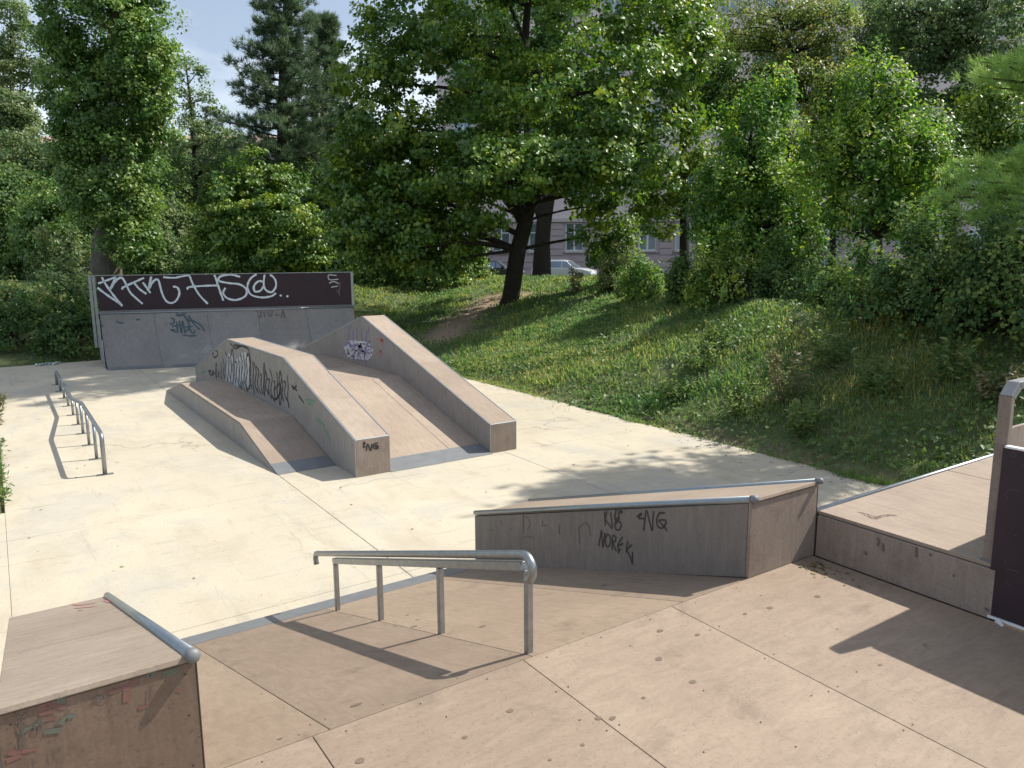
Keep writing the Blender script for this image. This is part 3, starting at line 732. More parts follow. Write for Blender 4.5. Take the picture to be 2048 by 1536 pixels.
vl = [[(880, 930), (870, 1000), (900, 1060)], [(930, 900), (940, 1060)], [(1040, 880), (1050, 1040)], [(1110, 900), (1100, 1060)], [(980, 860), (985, 1040)], [(920, 1170), (940, 1130), (960, 1180), (930, 1230), (960, 1270)], [(1000, 1120), (1000, 1290)], [(1000, 1130), (1045, 1150), (1020, 1210), (1050, 1290)], [(1090, 1110), (1080, 1250), (1110, 1310)], [(1130, 1060), (1100, 1150), (1150, 1200)], [(890, 1080), (940, 1100), (1010, 1080)], [(830, 1100), (880, 1060), (900, 1120)], [(1150, 1030), (1110, 1090), (1180, 1110)], [(870, 880), (920, 850)], [(1140, 870), (1130, 930)]]
paint('violet_lettering', bv, sc(vl, S7, 560, 520), .035, M['violet_spray'], L3s[0], lift=.0035)
paint('red_tag', bv, sc([[(1240, 1010), (1325, 1020)], [(1270, 1040), (1330, 1045)], [(1300, 1010), (1320, 1110)], [(1250, 1200), (1300, 1160)], [(1260, 1140), (1300, 1200), (1270, 1230)]], S7, 560, 520), .035, M['red_spray'], L3s[0])

# ================================================================== FAR QUARTER PIPE
q0 = on_z(217, 741); ub = np.array([.956, -.292, 0]); vb = np.array([.045, 1.0, 0]); QL = 5.9
far = thing('quarter_pipe', tuple(q0 + ub * 3), 'grey quarter pipe with black guard board and white spray lettering', 'ramp')
def Q(u, v, z): return q0 + ub * u + vb * v + np.array([0, 0, z])
HT = 1.215; VT = 1.12
AQ = math.radians(72)
prof = [(VT * math.sin(t) / math.sin(AQ), HT * (1 - math.cos(t)) / (1 - math.cos(AQ))) for t in np.linspace(0, AQ, 13)]
qp = []
for i in range(5):
    a, b_ = QL * i / 5 + .003, QL * (i + 1) / 5 - .003
    mb = MB(); n = len(prof)
    vs = [Q(a, v, z + .004) for v, z in prof] + [Q(b_, v, z + .004) for v, z in prof] + [Q(a, v + .02, max(z - .016, 0)) for v, z in prof] + [Q(b_, v + .02, max(z - .016, 0)) for v, z in prof]
    fs = [(k, n + k, n + k + 1, k + 1) for k in range(n - 1)] + [(2 * n + k, 2 * n + k + 1, 3 * n + k + 1, 3 * n + k) for k in range(n - 1)] + [(k, k + 1, 2 * n + k + 1, 2 * n + k) for k in range(n - 1)] + [(n + k, 3 * n + k, 3 * n + k + 1, n + k + 1) for k in range(n - 1)]
    fs += [(0, 2 * n, 3 * n, n), (n - 1, 2 * n - 1, 4 * n - 1, 3 * n - 1)]
    qp.append(mb.add(vs, fs).build('transition_panel', M['grey'], far))
mb = MB()
sm = [(v, z) for v, z in prof if v < .36]
mb.add([Q(0, v, z + .007) for v, z in sm] + [Q(QL, v, z + .007) for v, z in sm], [(k, len(sm) + k, len(sm) + k + 1, k + 1) for k in range(len(sm) - 1)]).build('metal_strip', M['strip'], far)
for u in (-.02, QL + .003):
    vs = [Q(u, v + .03, max(z - .02, 0)) for v, z in prof] + [Q(u, 1.75, HT - .02), Q(u, 1.75, 0)]
    n = len(vs); vs += [np.array(p) + ub * .017 for p in vs]
    MB().add(vs, [tuple(range(n)), tuple(range(2 * n - 1, n - 1, -1))] + [(i, n + i, n + (i + 1) % n, (i + 1) % n) for i in range(n)]).build('side_panel', M['dark' if u < 0 else 'side'], far)
    for vv in (.7, 1.2, 1.7):
        MB().hexa([Q(u - .02, vv, 0), Q(u, vv, 0), Q(u, vv + .05, 0), Q(u - .02, vv + .05, 0)], [Q(u - .02, vv, min(HT, vv * .9)), Q(u, vv, min(HT, vv * .9)), Q(u, vv + .05, min(HT, vv * .9)), Q(u - .02, vv + .05, min(HT, vv * .9))]).build('strut', M['trim'], far)
MB().tube([Q(-.02, VT + .01, HT), Q(QL + .02, VT + .01, HT)], .03, 10).build('coping_pipe', M['steel'], far, smooth=True)
MB().hexa([Q(0, VT + .03, HT - .03), Q(QL, VT + .03, HT - .03), Q(QL, 1.75, HT - .03), Q(0, 1.75, HT - .03)], [Q(0, VT + .03, HT + .01), Q(QL, VT + .03, HT + .01), Q(QL, 1.75, HT + .01), Q(0, 1.75, HT + .01)]).build('platform', M['grey'], far)
GV = 1.24; ZT = 2.085
gb = MB().hexa([Q(.0, GV, HT + .06), Q(QL, GV, HT + .06), Q(QL, GV + .03, HT + .06), Q(.0, GV + .03, HT + .06)], [Q(.0, GV, ZT), Q(QL, GV, ZT), Q(QL, GV + .03, ZT), Q(.0, GV + .03, ZT)]).build('guard_board', M['dark'], far)
for u in (-.09, -.17, QL + .002):
    MB().hexa([Q(u, GV - .02, .4 if u < 0 else HT), Q(u + .06, GV - .02, .4 if u < 0 else HT), Q(u + .06, GV + .05, .4 if u < 0 else HT), Q(u, GV + .05, .4 if u < 0 else HT)], [Q(u, GV - .02, ZT + .01), Q(u + .06, GV - .02, ZT + .01), Q(u + .06, GV + .05, ZT + .01), Q(u, GV + .05, ZT + .01)]).build('post', M['steel'], far)
MB().hexa([Q(-.18, GV - .012, ZT + .011), Q(QL + .06, GV - .012, ZT + .011), Q(QL + .06, GV + .04, ZT + .011), Q(-.18, GV + .04, ZT + .011)], [Q(-.18, GV - .012, ZT + .028), Q(QL + .06, GV - .012, ZT + .028), Q(QL + .06, GV + .04, ZT + .028), Q(-.18, GV + .04, ZT + .028)]).build('top_rail', M['steel'], far)
MB().hexa([Q(0, GV - .025, HT + .012), Q(QL, GV - .025, HT + .012), Q(QL, GV + .03, HT + .012), Q(0, GV + .03, HT + .012)], [Q(0, GV - .025, HT + .058), Q(QL, GV - .025, HT + .058), Q(QL, GV + .03, HT + .058), Q(0, GV + .03, HT + .058)]).build('kick_rail', M['grey'], far)
bv = bvh_of([gb])
s6 = .15625
wl = sc([[(275, 205), (310, 280), (380, 385), (460, 490), (545, 590)], [(190, 313), (300, 278), (460, 216)], [(190, 330), (350, 450), (470, 530), (545, 590)], [(462, 216), (420, 300), (380, 385), (440, 290), (490, 240), (535, 228), (575, 280), (640, 410), (720, 490), (800, 560)],
         [(540, 378), (545, 355), (570, 342), (680, 290), (820, 228)], [(692, 292), (760, 370), (850, 435)], [(805, 285), (850, 350), (902, 422)], [(912, 212), (895, 290), (880, 370), (925, 290), (970, 250), (1005, 262), (1030, 350), (1060, 450), (1110, 530), (1170, 550), (1225, 525), (1265, 460), (1270, 400), (1245, 352), (1190, 338)],
         [(1065, 220), (1200, 228), (1300, 210), (1392, 198), (1420, 250), (1450, 320), (1530, 450), (1635, 560)], [(1382, 378), (1376, 355), (1430, 342), (1600, 330), (1765, 325)], [(1715, 178), (1740, 240), (1765, 320), (1800, 420), (1835, 520)]], s6, 160, 520)
wl += sc([[(1366, 152), (1310, 140), (1255, 150), (1245, 175), (1300, 188), (1365, 196), (1402, 225), (1395, 262), (1345, 284), (1295, 275), (1270, 245), (1282, 215)],
          [(1505, 140), (1500, 190), (1510, 225), (1545, 240), (1570, 205), (1560, 160), (1515, 132), (1460, 138), (1420, 170), (1408, 215), (1430, 255), (1490, 270), (1545, 262), (1570, 245)], [(1500, 180), (1470, 178), (1445, 205), (1450, 235), (1480, 232), (1500, 205)],
          [(1592, 256), (1602, 262)], [(1630, 260), (1640, 266)]], .35156, 0, 500)
paint('white_lettering', bv, wl, .046, M['white_spray'], gb, lift=.004, jitter=.2)
paint('faint_lettering', bv, sc([[(1915, 145), (1872, 142), (1868, 160), (1880, 170), (1925, 166)], [(1872, 188), (1900, 180), (1928, 192)], [(1884, 212), (1922, 205)], [(1935, 185), (1930, 240)], [(1915, 225), (1935, 260)]], .35156, 0, 500), .03, M['ghost'], gb, lift=.004)
paint('faint_lettering', bv, sc([[(1915, 145), (1872, 142), (1868, 160), (1880, 170), (1925, 166)], [(1872, 188), (1900, 180), (1928, 192)], [(1884, 212), (1922, 205)]], .35156, 0, 500), .022, M['pale_spray'], gb, lift=.006)
bv = bvh_of(qp)
paint('dark_tag', bv, sc([[(1235, 655), (1260, 700), (1360, 685)], [(1230, 712), (1295, 716)], [(1160, 742), (1205, 760), (1200, 805), (1148, 825)], [(1160, 885), (1230, 925)], [(1170, 905), (1210, 890)], [(1240, 790), (1250, 935)], [(1272, 780), (1300, 940), (1312, 780), (1345, 930)], [(1340, 715), (1400, 850), (1335, 940)], [(1388, 708), (1470, 830), (1535, 892)], [(1440, 772), (1545, 835), (1592, 912)], [(1395, 860), (1440, 940), (1475, 900)], [(1320, 966), (1385, 960)], [(1390, 972), (1485, 968)], [(1310, 700), (1420, 790)], [(1180, 850), (1290, 830)], [(1350, 860), (1440, 850)],
      [(465, 780), (500, 800), (560, 805)], [(280, 830), (290, 850)], [(720, 762), (770, 760)]], s6, 160, 520), .034, M['teal_spray'], qp[1], lift=.008)
paint('dark_tag', bv, sc([[(1455, 345), (1480, 385), (1485, 345)], [(1500, 350), (1510, 385)], [(1520, 350), (1540, 380), (1550, 345)], [(1565, 370), (1590, 368)], [(1600, 390), (1610, 345), (1620, 385)]], .35156, 0, 500), .024, M['ghost'], qp[3], lift=.008)

# ================================================================== FLAT RAIL ON THE LEFT
fr = thing('flat_rail', (.905, 13.5, 0), 'low kinked steel grind rail on a row of thin posts', 'rail')
XR = .905
rp = [(10.10, .0), (10.09, .25), (10.085, .43), (10.10, .475), (10.15, .495), (10.25, .50), (12.35, .50), (12.45, .495), (14.10, .29), (14.22, .283), (17.7, .283), (17.80, .275), (17.86, .24), (17.88, .15), (17.88, 0)]
MB().tube([(XR, y, z) for y, z in rp], .025, 12).build('tube', M['steel'], fr, smooth=True)
def rz(y): return float(np.interp(y, [10.2, 12.4, 14.15, 17.8], [.5, .5, .285, .283]))
for y in (10.96, 11.85, 12.68, 13.42, 14.28, 15.2, 16.1, 17.0):
    p = MB().tube([(XR, y, .0), (XR, y, rz(y) - .02)], .019, 10).build('post', M['steel'], fr, smooth=True)
for y in (10.10, 10.96, 11.85, 12.68, 13.42, 14.28, 15.2, 16.1, 17.0, 17.88):
    MB().box((XR - .09, y - .03, .0005), (XR + .09, y + .03, .008)).build('base_plate', M['strip'], fr)
ltr = MB(); lp = on_z(80, 723)
for k in range(7):
    a = R0.uniform(0, 6); c = np.array([lp[0] - .15 + .07 * k, 21.25 + R0.uniform(-.1, .1), .0])
    ltr.add([c + (0, 0, .005), c + (.12, .02, .07), c + (.14, .12, .02), c + (.02, .1, .06)], [(0, 1, 2), (0, 2, 3)])
tag(ltr.build('litter', M['litter'], org=(lp[0], 21.2, 0)), 'scrap of crumpled plastic litter by the far slab edge', 'litter')
o = bpy.data.objects['litter']; o.location = (0, 0, 0)
for v in o.data.vertices: v.co += Vector((lp[0], 21.2, 0))

# ================================================================== FOLIAGE TOOLS
def leaf_mesh(name, P, T, S, L, Wd, tint, fold, mat, parent):
    """P centre, T leaf axis, S leaf side, arrays (n,3); a folded rhomb per leaf"""
    n = len(P); Nn = np.cross(T, S); Nn /= (np.linalg.norm(Nn, axis=1, keepdims=True) + 1e-9)
    L = np.broadcast_to(np.asarray(L, float), (n,))[:, None]; Wd = np.broadcast_to(np.asarray(Wd, float), (n,))[:, None]
    a = P - T * L * .5; c = P + T * L * .5 - Nn * L * .12; b_ = P + S * Wd * .5 + Nn * Wd * fold - T * L * .08; d = P - S * Wd * .5 + Nn * Wd * fold - T * L * .08
    V = np.stack([a, b_, c, d], 1).reshape(-1, 3) - ORG[parent.name] if parent is not None else np.stack([a, b_, c, d], 1).reshape(-1, 3)
    base = np.arange(n)[:, None] * 4
    F = np.stack([base + [0, 1, 2], base + [0, 2, 3]], 1).reshape(-1, 3)
    return raw_mesh(name, V, F, np.repeat(tint, 4), mat, parent)


def raw_mesh(name, V, F, tint, mat, parent):
    me = bpy.data.meshes.new(name); nv, nf = len(V), len(F)
    me.vertices.add(nv); me.vertices.foreach_set('co', V.astype(np.float32).reshape(-1))
    me.loops.add(nf * 3); me.loops.foreach_set('vertex_index', F.astype(np.int32).reshape(-1))
    me.polygons.add(nf); me.polygons.foreach_set('loop_start', np.arange(0, nf * 3, 3, dtype=np.int32))
    at = me.attributes.new('tint', 'FLOAT', 'POINT'); at.data.foreach_set('value', tint.astype(np.float32))
    me.update(calc_edges=True)
    o = link(name, me, mat, parent); return o


def unit(a): return a / (np.linalg.norm(a, axis=-1, keepdims=True) + 1e-9)


def clump_leaves(rng, C, out, n_per, cr, flat=.55, up=.7, rnd=.75):
    """leaf centres / axes around clump centres C (m,3) with outward directions out"""
    m = len(C); n = m * n_per; ci = np.repeat(np.arange(m), n_per)
    off = rng.normal(size=(n, 3)); off = unit(off) * (rng.random((n, 1)) ** .45)
    cs = cr * rng.uniform(.55, 1.35, (m, 1))[ci]
    off[:, 2] *= flat
    P = C[ci] + off * cs
    Nn = unit(out[ci] * .55 + off * .5 + np.array([0, 0, up]) + rng.normal(size=(n, 3)) * rnd * .6)
    T = unit(np.cross(Nn, rng.normal(size=(n, 3))) + np.array([0, 0, -.25])); S = unit(np.cross(Nn, T))
    return P, T, S, ci


def limb(mb, rng, a, b_, r0, r1, sag=.12, seg=5, k=6):
    a = np.array(a, float); b_ = np.array(b_, float); L = np.linalg.norm(b_ - a)
    mid = (a + b_) / 2 + rng.normal(size=3) * L * .06 + np.array([0, 0, L * sag])
    t = np.linspace(0, 1, seg)[:, None]
    pts = (1 - t) ** 2 * a + 2 * t * (1 - t) * mid + t * t * b_
    mb.tube(pts, list(np.linspace(r0, r1, seg)), k, cap=False)


def tree(name, label, cat, group, base, trunk, lobes, depth, mat, seed, clumps=160, per=130, cr=.7, leaf=(.16, .13), bark='bark', limbs=40, shell=.5, flat=.55, tone=(.35, .3), vary=.18):
    """trunk: [(px,py,diameter_m)] at the tree's depth from the foot up; lobes: [(px,py,rx_px,rz_px,ddepth,weight)]"""
    rng = np.random.default_rng(seed); base = np.array(base, float)
    t = thing(name, tuple(base), label, cat, group)
    tp = [(base + np.array([0, 0, -.15]), trunk[0][2] * .75)] + [(deep(px, py, depth) if i else base, dia / 2) for i, (px, py, dia) in enumerate(trunk)]
    tp = [(base + np.array([0, 0, -.2]), trunk[0][2] * .72), (base + np.array([0, 0, .02]), trunk[0][2] * .62), (base * .6 + np.array(deep(trunk[1][0], trunk[1][1], depth)) * .4, trunk[0][2] * .5)] + [(deep(px, py, depth), dia / 2) for px, py, dia in trunk[1:]]
    tp.insert(2, (tp[1][0] * .8 + tp[2][0] * .2, trunk[0][2] * .53))
    sp_ = smoothpath([p for p, _ in tp], 3); rr = np.interp(np.linspace(0, len(tp) - 1, len(sp_)), range(len(tp)), [r for _, r in tp])
    tm = MB().tube(sp_, list(rr), 12)
    tr = tm.build('trunk', M[bark], t, smooth=True)
    cs, ou, w = [], [], np.array([l[5] for l in lobes], float); w /= w.sum()
    cnt = rng.multinomial(clumps, w)
    for (px, py, rx, rz_, dd, _), c_ in zip(lobes, cnt):
        c0 = deep(px, py, depth + dd); k = (depth + dd) / FOC
        d = unit(rng.normal(size=(c_, 3))); rad = (shell + (1 - shell) * rng.random((c_, 1)) ** .6) * (1 + rng.normal(size=(c_, 1)) * .10)
        e = d * rad * np.array([1, 1, 0]) * rx * k + d * rad * np.array([0, 0, 1]) * rz_ * k
        cs.append(c0 + e); ou.append(unit(e * np.array([1, 1, 1.])))
    C = np.concatenate(cs); O = np.concatenate(ou)
    gz = terrain(C[:, 0], C[:, 1]); keep = C[:, 2] > gz + .25; C, O = C[keep], O[keep]
    P, T, S, ci = clump_leaves(rng, C, O, per, cr, flat)
    gz = terrain(P[:, 0], P[:, 1]); ok = P[:, 2] > gz + .06; P, T, S, ci = P[ok], T[ok], S[ok], ci[ok]
    tint = np.clip(tone[0] + tone[1] * (rng.random(len(C))[ci] - .35) + rng.normal(size=len(P)) * vary, 0, 1)
    sz = rng.uniform(.5, 1.4, len(P))
    leaf_mesh('crown', P, T, S, leaf[0] * sz, leaf[1] * sz, tint, .12, M[mat], t)
    bm_ = MB(); tops = [(p, r) for p, r in zip(sp_, rr)][len(sp_) // 2:]
    if limbs:
        pick = rng.choice(len(C), min(limbs, len(C)), replace=False)
        for i in pick:
            j = min(range(len(tops)), key=lambda q: np.linalg.norm(tops[q][0] - C[i]) + max(0, tops[q][0][2] - C[i][2] + .3) * 2)
            r = min(tops[j][1] * .6, .02 + .014 * np.linalg.norm(tops[j][0] - C[i]))
            limb(bm_, rng, tops[j][0], C[i], r, .012, .10)
        bm_.build('branches', M[bark], t, smooth=True)['kind'] = 'stuff'
    return t


def bush(name, label, cat, group, base, rx, rz_, mat, seed, clumps=40, per=110, cr=.35, leaf=(.10, .07), tone=(.35, .3), low=.1, stems=8, ry=None, flat=.8, shoot=0):
    rng = np.random.default_rng(seed); base = np.array(base, float); base[2] = float(terrain(base[0], base[1]))
    t = thing(name, tuple(base), label, cat, group)
    d = unit(rng.normal(size=(clumps, 3))); d[:, 2] = np.abs(d[:, 2]) * 1.0 - .12
    rad = .55 + .45 * rng.random((clumps, 1)) ** .6
    C = base + np.array([0, 0, rz_ * low]) + d * rad * np.array([rx, ry or rx, rz_ * (1 - low)])
    shoots = [C]
    for q in range(shoot):
        c0 = C[rng.integers(len(C))]; hh = rz_ * rng.uniform(.25, .75); ln_ = rng.normal(size=2) * .12 * rz_
        shoots.append(np.stack([c0 + np.array([ln_[0] * f, ln_[1] * f, hh * f]) for f in (.3, .55, .8, 1.0)]))
    C = np.concatenate(shoots); O = unit(C - base - np.array([0, 0, rz_ * .3]))
    P, T, S, ci = clump_leaves(rng, C, O, per, cr, flat)
    gz = terrain(P[:, 0], P[:, 1]); ok = (P[:, 2] > gz + .03); P, T, S, ci = P[ok], T[ok], S[ok], ci[ok]
    inslab = (P[:, 0] > SX0 + .25) & (P[:, 0] < SX1 - .15) & (P[:, 1] < SY1 - .2); P, T, S, ci = P[~inslab], T[~inslab], S[~inslab], ci[~inslab]
    tint = np.clip(tone[0] + tone[1] * (rng.random(len(C))[ci] - .35) + rng.normal(size=len(P)) * .16, 0, 1); sz = rng.uniform(.5, 1.4, len(P))
    leaf_mesh('foliage', P, T, S, leaf[0] * sz, leaf[1] * sz, tint, .12, M[mat], t)
    bm_ = MB()
    for i in rng.choice(len(C), min(stems, len(C)), replace=False): limb(bm_, rng, base + np.array([rng.normal() * rx * .12, rng.normal() * rx * .12, -.05]), C[i], .018 + .008 * rz_, .006, .05, 4, 5)
    bm_.build('stems', M['bark'], t, smooth=True)['kind'] = 'stuff'
    return t


def needles(rng, C, D, n_per, L, Wd, spread=.9):
    """tufts of needles at C pointing around direction D -> V,F"""
    m = len(C); n = m * n_per; ci = np.repeat(np.arange(m), n_per)
    d = unit(D[ci] + rng.normal(size=(n, 3)) * spread); l = L * rng.uniform(.7, 1.15, (n, 1))
    s = unit(np.cross(d, rng.normal(size=(n, 3)))) * Wd
    a = C[ci] + rng.normal(size=(n, 3)) * L * .12
    V = np.stack([a - s, a + s, a + d * l], 1).reshape(-1, 3); F = np.arange(n * 3).reshape(-1, 3)
    return V, F, ci


# ================================================================== TREES
TG = 'trees along the far bank'
mb_ = hit(1020, 606)
tree('maple_tree', 'large dark maple with leaning black trunk on top of the grass bank', 'tree', None, mb_,
     [(1020, 606, .54), (1036, 500, .50), (1055, 410, .45), (1030, 300, .36), (1045, 150, .30), (1060, -60, .16)],
     [(1070, 60, 300, 200, 0, 10), (880, 180, 200, 150, -1, 6), (800, 320, 130, 130, -1, 5), (830, 440, 110, 90, 0, 4), (1150, 190, 200, 110, -2.5, 6), (1260, 290, 150, 90, -2, 5), (1330, 90, 110, 110, -1, 5), (1190, 370, 85, 60, 0, 2),
      (1060, -160, 330, 190, 0, 8), (770, 90, 90, 80, 0, 2), (760, 480, 85, 60, .5, 2.5), (910, 480, 70, 70, .5, 2), (1060, 300, 180, 80, 1.5, 4), (1210, 460, 60, 60, 0, 1.2), (1000, -330, 330, 150, 1, 7), (1000, -520, 260, 120, 1, 5), (880, -420, 200, 120, 3, 4), (1120, -300, 250, 140, -5.0, 9), (1120, -490, 280, 150, -5.6, 11), (1110, -680, 260, 120, -5.8, 9), (1000, -560, 240, 130, -4.5, 7), (1090, -120, 190, 110, -2.6, 4), (890, 60, 170, 140, 0, 5), (1010, 335, 150, 60, -3, 4), (1120, 325, 110, 45, -2.5, 3), (740, 420, 75, 110, -1, 4), (850, 500, 80, 55, -1, 3), (960, 410, 55, 60, -2, 1.6), (1190, 330, 100, 60, -3, 2.5), (700, 400, 60, 110, 0, 2.5), (760, 250, 90, 130, 0, 3), (850, 360, 130, 120, 1.5, 4)], 23.9, 'leaf_maple', 1, clumps=2100, per=86, cr=.50, leaf=(.135, .11), limbs=110, tone=(.28, .6))  # unseen lobes above the frame are placed to shade the far slab
mb2 = ground(deep(1083, 541, 36))
tree('lime_tree', 'forked dark trunk standing behind the leaning maple', 'tree', TG, mb2,
     [(1083, 541, .85), (1085, 480, .72), (1090, 430, .70), (1110, 330, .5), (1130, 200, .4), (1140, 0, .2)],
     [(1150, 60, 170, 200, 2, 5), (1050, 200, 160, 130, 2, 4), (1190, 260, 110, 90, 2, 3), (1000, 0, 160, 160, 3, 4)], 36, 'leaf_dark', 2, clumps=200, per=90, cr=1.1, leaf=(.27, .22), limbs=30)
x_ = thing  # second stem of the forked trunk
lt = bpy.data.objects['lime_tree']
MB().tube(smoothpath([deep(1087, 440, 36), deep(1072, 395, 36), deep(1062, 330, 36), deep(1050, 230, 36)], 3), list(np.linspace(.30, .14, 10)), 10).build('fork', M['bark'], lt, smooth=True)
mt = bpy.data.objects['maple_tree']
MB().tube(smoothpath([deep(1046, 440, 23.9), deep(1020, 405, 23.9), deep(990, 375, 23.9), deep(930, 340, 23.5)], 3), list(np.linspace(.20, .08, 10)), 10).build('limb', M['bark'], mt, smooth=True)
MB().tube(smoothpath([deep(1052, 450, 23.9), deep(1075, 380, 23.6), deep(1110, 330, 23), deep(1180, 290, 22.5)], 3), list(np.linspace(.17, .06, 10)), 10).build('limb', M['bark'], mt, smooth=True)

pb_ = ground(deep(212, 545, 30.5))
tree('poplar_tree', 'tall columnar poplar with pale furrowed trunk behind the black guard board', 'tree', None, pb_,
     [(212, 556, 1.1), (210, 470, .85), (215, 380, .7), (222, 200, .5), (228, 0, .3), (230, -120, .15)],
     [(215, 60, 128, 140, 0, 8), (220, 210, 120, 110, 0, 7), (215, 330, 105, 100, 0, 5), (225, 410, 90, 55, 0, 3), (225, -90, 120, 120, 0, 5), (290, 130, 55, 110, -1, 2.5), (140, 140, 55, 120, 0, 2.5), (260, 480, 45, 50, -.5, 1.2), (250, -230, 90, 100, 0, 3)], 30, 'leaf_poplar', 3, clumps=1100, per=88, cr=.45, leaf=(.135, .11), bark='bark_grey', limbs=60, tone=(.4, .6), flat=.9)

tree('young_maple_tree', 'bright green young tree rising behind the right half of the guard board', 'tree', TG, ground(deep(520, 548, 31)),
     [(520, 556, .25), (520, 470, .18), (520, 350, .08)],
     [(510, 350, 55, 55, 0, 2), (490, 430, 95, 70, -.5, 4), (570, 460, 90, 70, -.5, 4), (450, 490, 70, 55, 0, 2), (520, 510, 120, 40, 0, 3), (555, 390, 60, 50, 0, 2), (590, 510, 70, 45, 0, 2)], 30, 'leaf_maple', 5, clumps=330, per=100, cr=.45, leaf=(.14, .11), limbs=20, tone=(.33, .6), flat=.45)
tree('sparse_tree', 'thin grey green tree showing sky between the poplar and the pine', 'tree', TG, ground(deep(395, 540, 45)),
     [(395, 545, .4), (392, 400, .3), (385, 250, .2), (372, 130, .08)],
     [(372, 160, 36, 50, 0, 1.5), (405, 230, 50, 50, 0, 2), (400, 310, 70, 70, 0, 4), (370, 420, 70, 80, 0, 4), (450, 300, 50, 60, 0, 2), (340, 330, 30, 60, 0, 1.5)], 45, 'leaf_pale', 6, clumps=190, per=60, cr=.62, leaf=(.17, .12), limbs=50, tone=(.3, .5))
for i, (px, py, rx, rz_, d, mt_, lab, sd_) in enumerate([
    (20, 80, 75, 120, 52, 'leaf_pale', 'pale grey green tree in the top left corner behind the poplar', 21),
    (28, 230, 48, 60, 46, 'leaf_pale', 'dull green tree at the left edge behind the poplar', 22),
    (60, 330, 110, 90, 40, 'leaf_pale', 'mottled green tree left of the poplar trunk', 23),
    (10, 430, 110, 110, 37, 'leaf_dark', 'dark leafy tree at the left edge above the clipped hedge', 24),
    (120, 440, 95, 90, 35, 'leaf_poplar', 'mid green tree close to the left of the poplar trunk', 25),
    (330, 470, 90, 80, 36, 'leaf_pale', 'grey leaved tree between the poplar trunk and the young maple', 26),
    (670, 450, 70, 100, 36, 'leaf_dark', 'dark tree filling the gap between pine and maple', 27),
    (640, 520, 70, 60, 33, 'leaf_dark', 'low dark tree behind the right end of the guard board', 28),
    (425, 330, 75, 95, 50, 'leaf_pale', 'hazy grey green tree filling the gap left of the pine trunk', 30),
    (335, 330, 60, 90, 48, 'leaf_poplar', 'far green tree close to the right side of the poplar', 31),
    (285, 400, 70, 100, 38, 'leaf_dark', 'dark tree just right of the poplar crown', 32),
    (470, 380, 70, 80, 42, 'leaf_dark', 'shadowed tree behind the bright young tree', 33),
    (610, 400, 80, 90, 41, 'leaf_poplar', 'green tree below the right side of the pine', 34),
    (780, 500, 90, 60, 38, 'leaf_dark', 'dark shaded tree left of the leaning maple trunk', 29)]):
    tree('broadleaf_tree', lab, 'tree', TG, ground(deep(px, 548, d)), [(px, 552, .35), (px + 4, max(py + 40, -50), .25), (px, py - rz_ * .5, .1)],
         [(px, py, rx * .8, rz_ * .8, 0, 3), (px - rx * .4, py + rz_ * .35, rx * .6, rz_ * .6, 0, 2), (px + rx * .4, py + rz_ * .3, rx * .6, rz_ * .6, 0, 2), (px, py - rz_ * .4, rx * .5, rz_ * .5, 0, 1.5), (px, (py + 540) / 2, rx * .8, max(40, (540 - py) * .45), 0, 3)], d, mt_, sd_, clumps=250, per=66, cr=.62, leaf=(.165, .12), limbs=16, tone=(.36, .7))

# right-hand trees
RG = 'trees on the bank in front of the lilac building'
tree('young_oak_tree', 'bright backlit young tree with thin black stem on the right bank', 'tree', RG, hit(1733, 640),
     [(1733, 640, .14), (1735, 480, .11), (1742, 330, .09), (1745, 200, .05), (1750, 110, .02)],
     [(1745, 190, 75, 75, 0, 3), (1720, 300, 115, 70, 0, 4), (1790, 330, 100, 75, 0, 4), (1735, 420, 105, 55, 0, 4), (1640, 330, 60, 70, 0, 1.5), (1850, 290, 45, 50, 0, 1), (1680, 220, 35, 60, 0, .8), (1830, 430, 60, 40, 0, 1.3)], 16, 'leaf_young', 41, clumps=330, per=62, cr=.25, leaf=(.095, .055), limbs=140, tone=(.40, .7), flat=1.7, vary=.2)
tree('young_lime_tree', 'leafy green tree left of the backlit sapling on the right bank', 'tree', RG, hit(1500, 610),
     [(1500, 610, .18), (1502, 480, .13), (1500, 330, .09), (1505, 190, .03)],
     [(1505, 260, 75, 80, 0, 3), (1480, 370, 95, 70, 0, 4), (1550, 390, 90, 75, 0, 4), (1500, 470, 110, 50, 0, 4), (1600, 460, 60, 60, 0, 2), (1430, 440, 45, 70, 0, 1.5), (1540, 190, 45, 50, 0, 1.2)], 18, 'leaf_young', 42, clumps=400, per=64, cr=.28, leaf=(.092, .065), limbs=110, tone=(.34, .7), flat=1.4)
tree('tall_lime_tree', 'tall tree with upright dark stem in front of the lilac facade', 'tree', RG, ground(deep(1370, 545, 38)),
     [(1370, 550, .5), (1368, 400, .42), (1366, 250, .36), (1372, 60, .22), (1380, -80, .1)],
     [(1375, 60, 75, 90, 0, 3), (1350, 170, 55, 60, -1, 2), (1395, 200, 45, 60, 0, 2), (1330, 380, 60, 55, 0, 2), (1400, 330, 40, 45, 0, 1), (1390, -60, 90, 80, 0, 2), (1310, 440, 50, 40, 0, 1)], 38, 'leaf_maple', 43, clumps=300, per=75, cr=.65, leaf=(.17, .14), limbs=40, tone=(.5, .6))
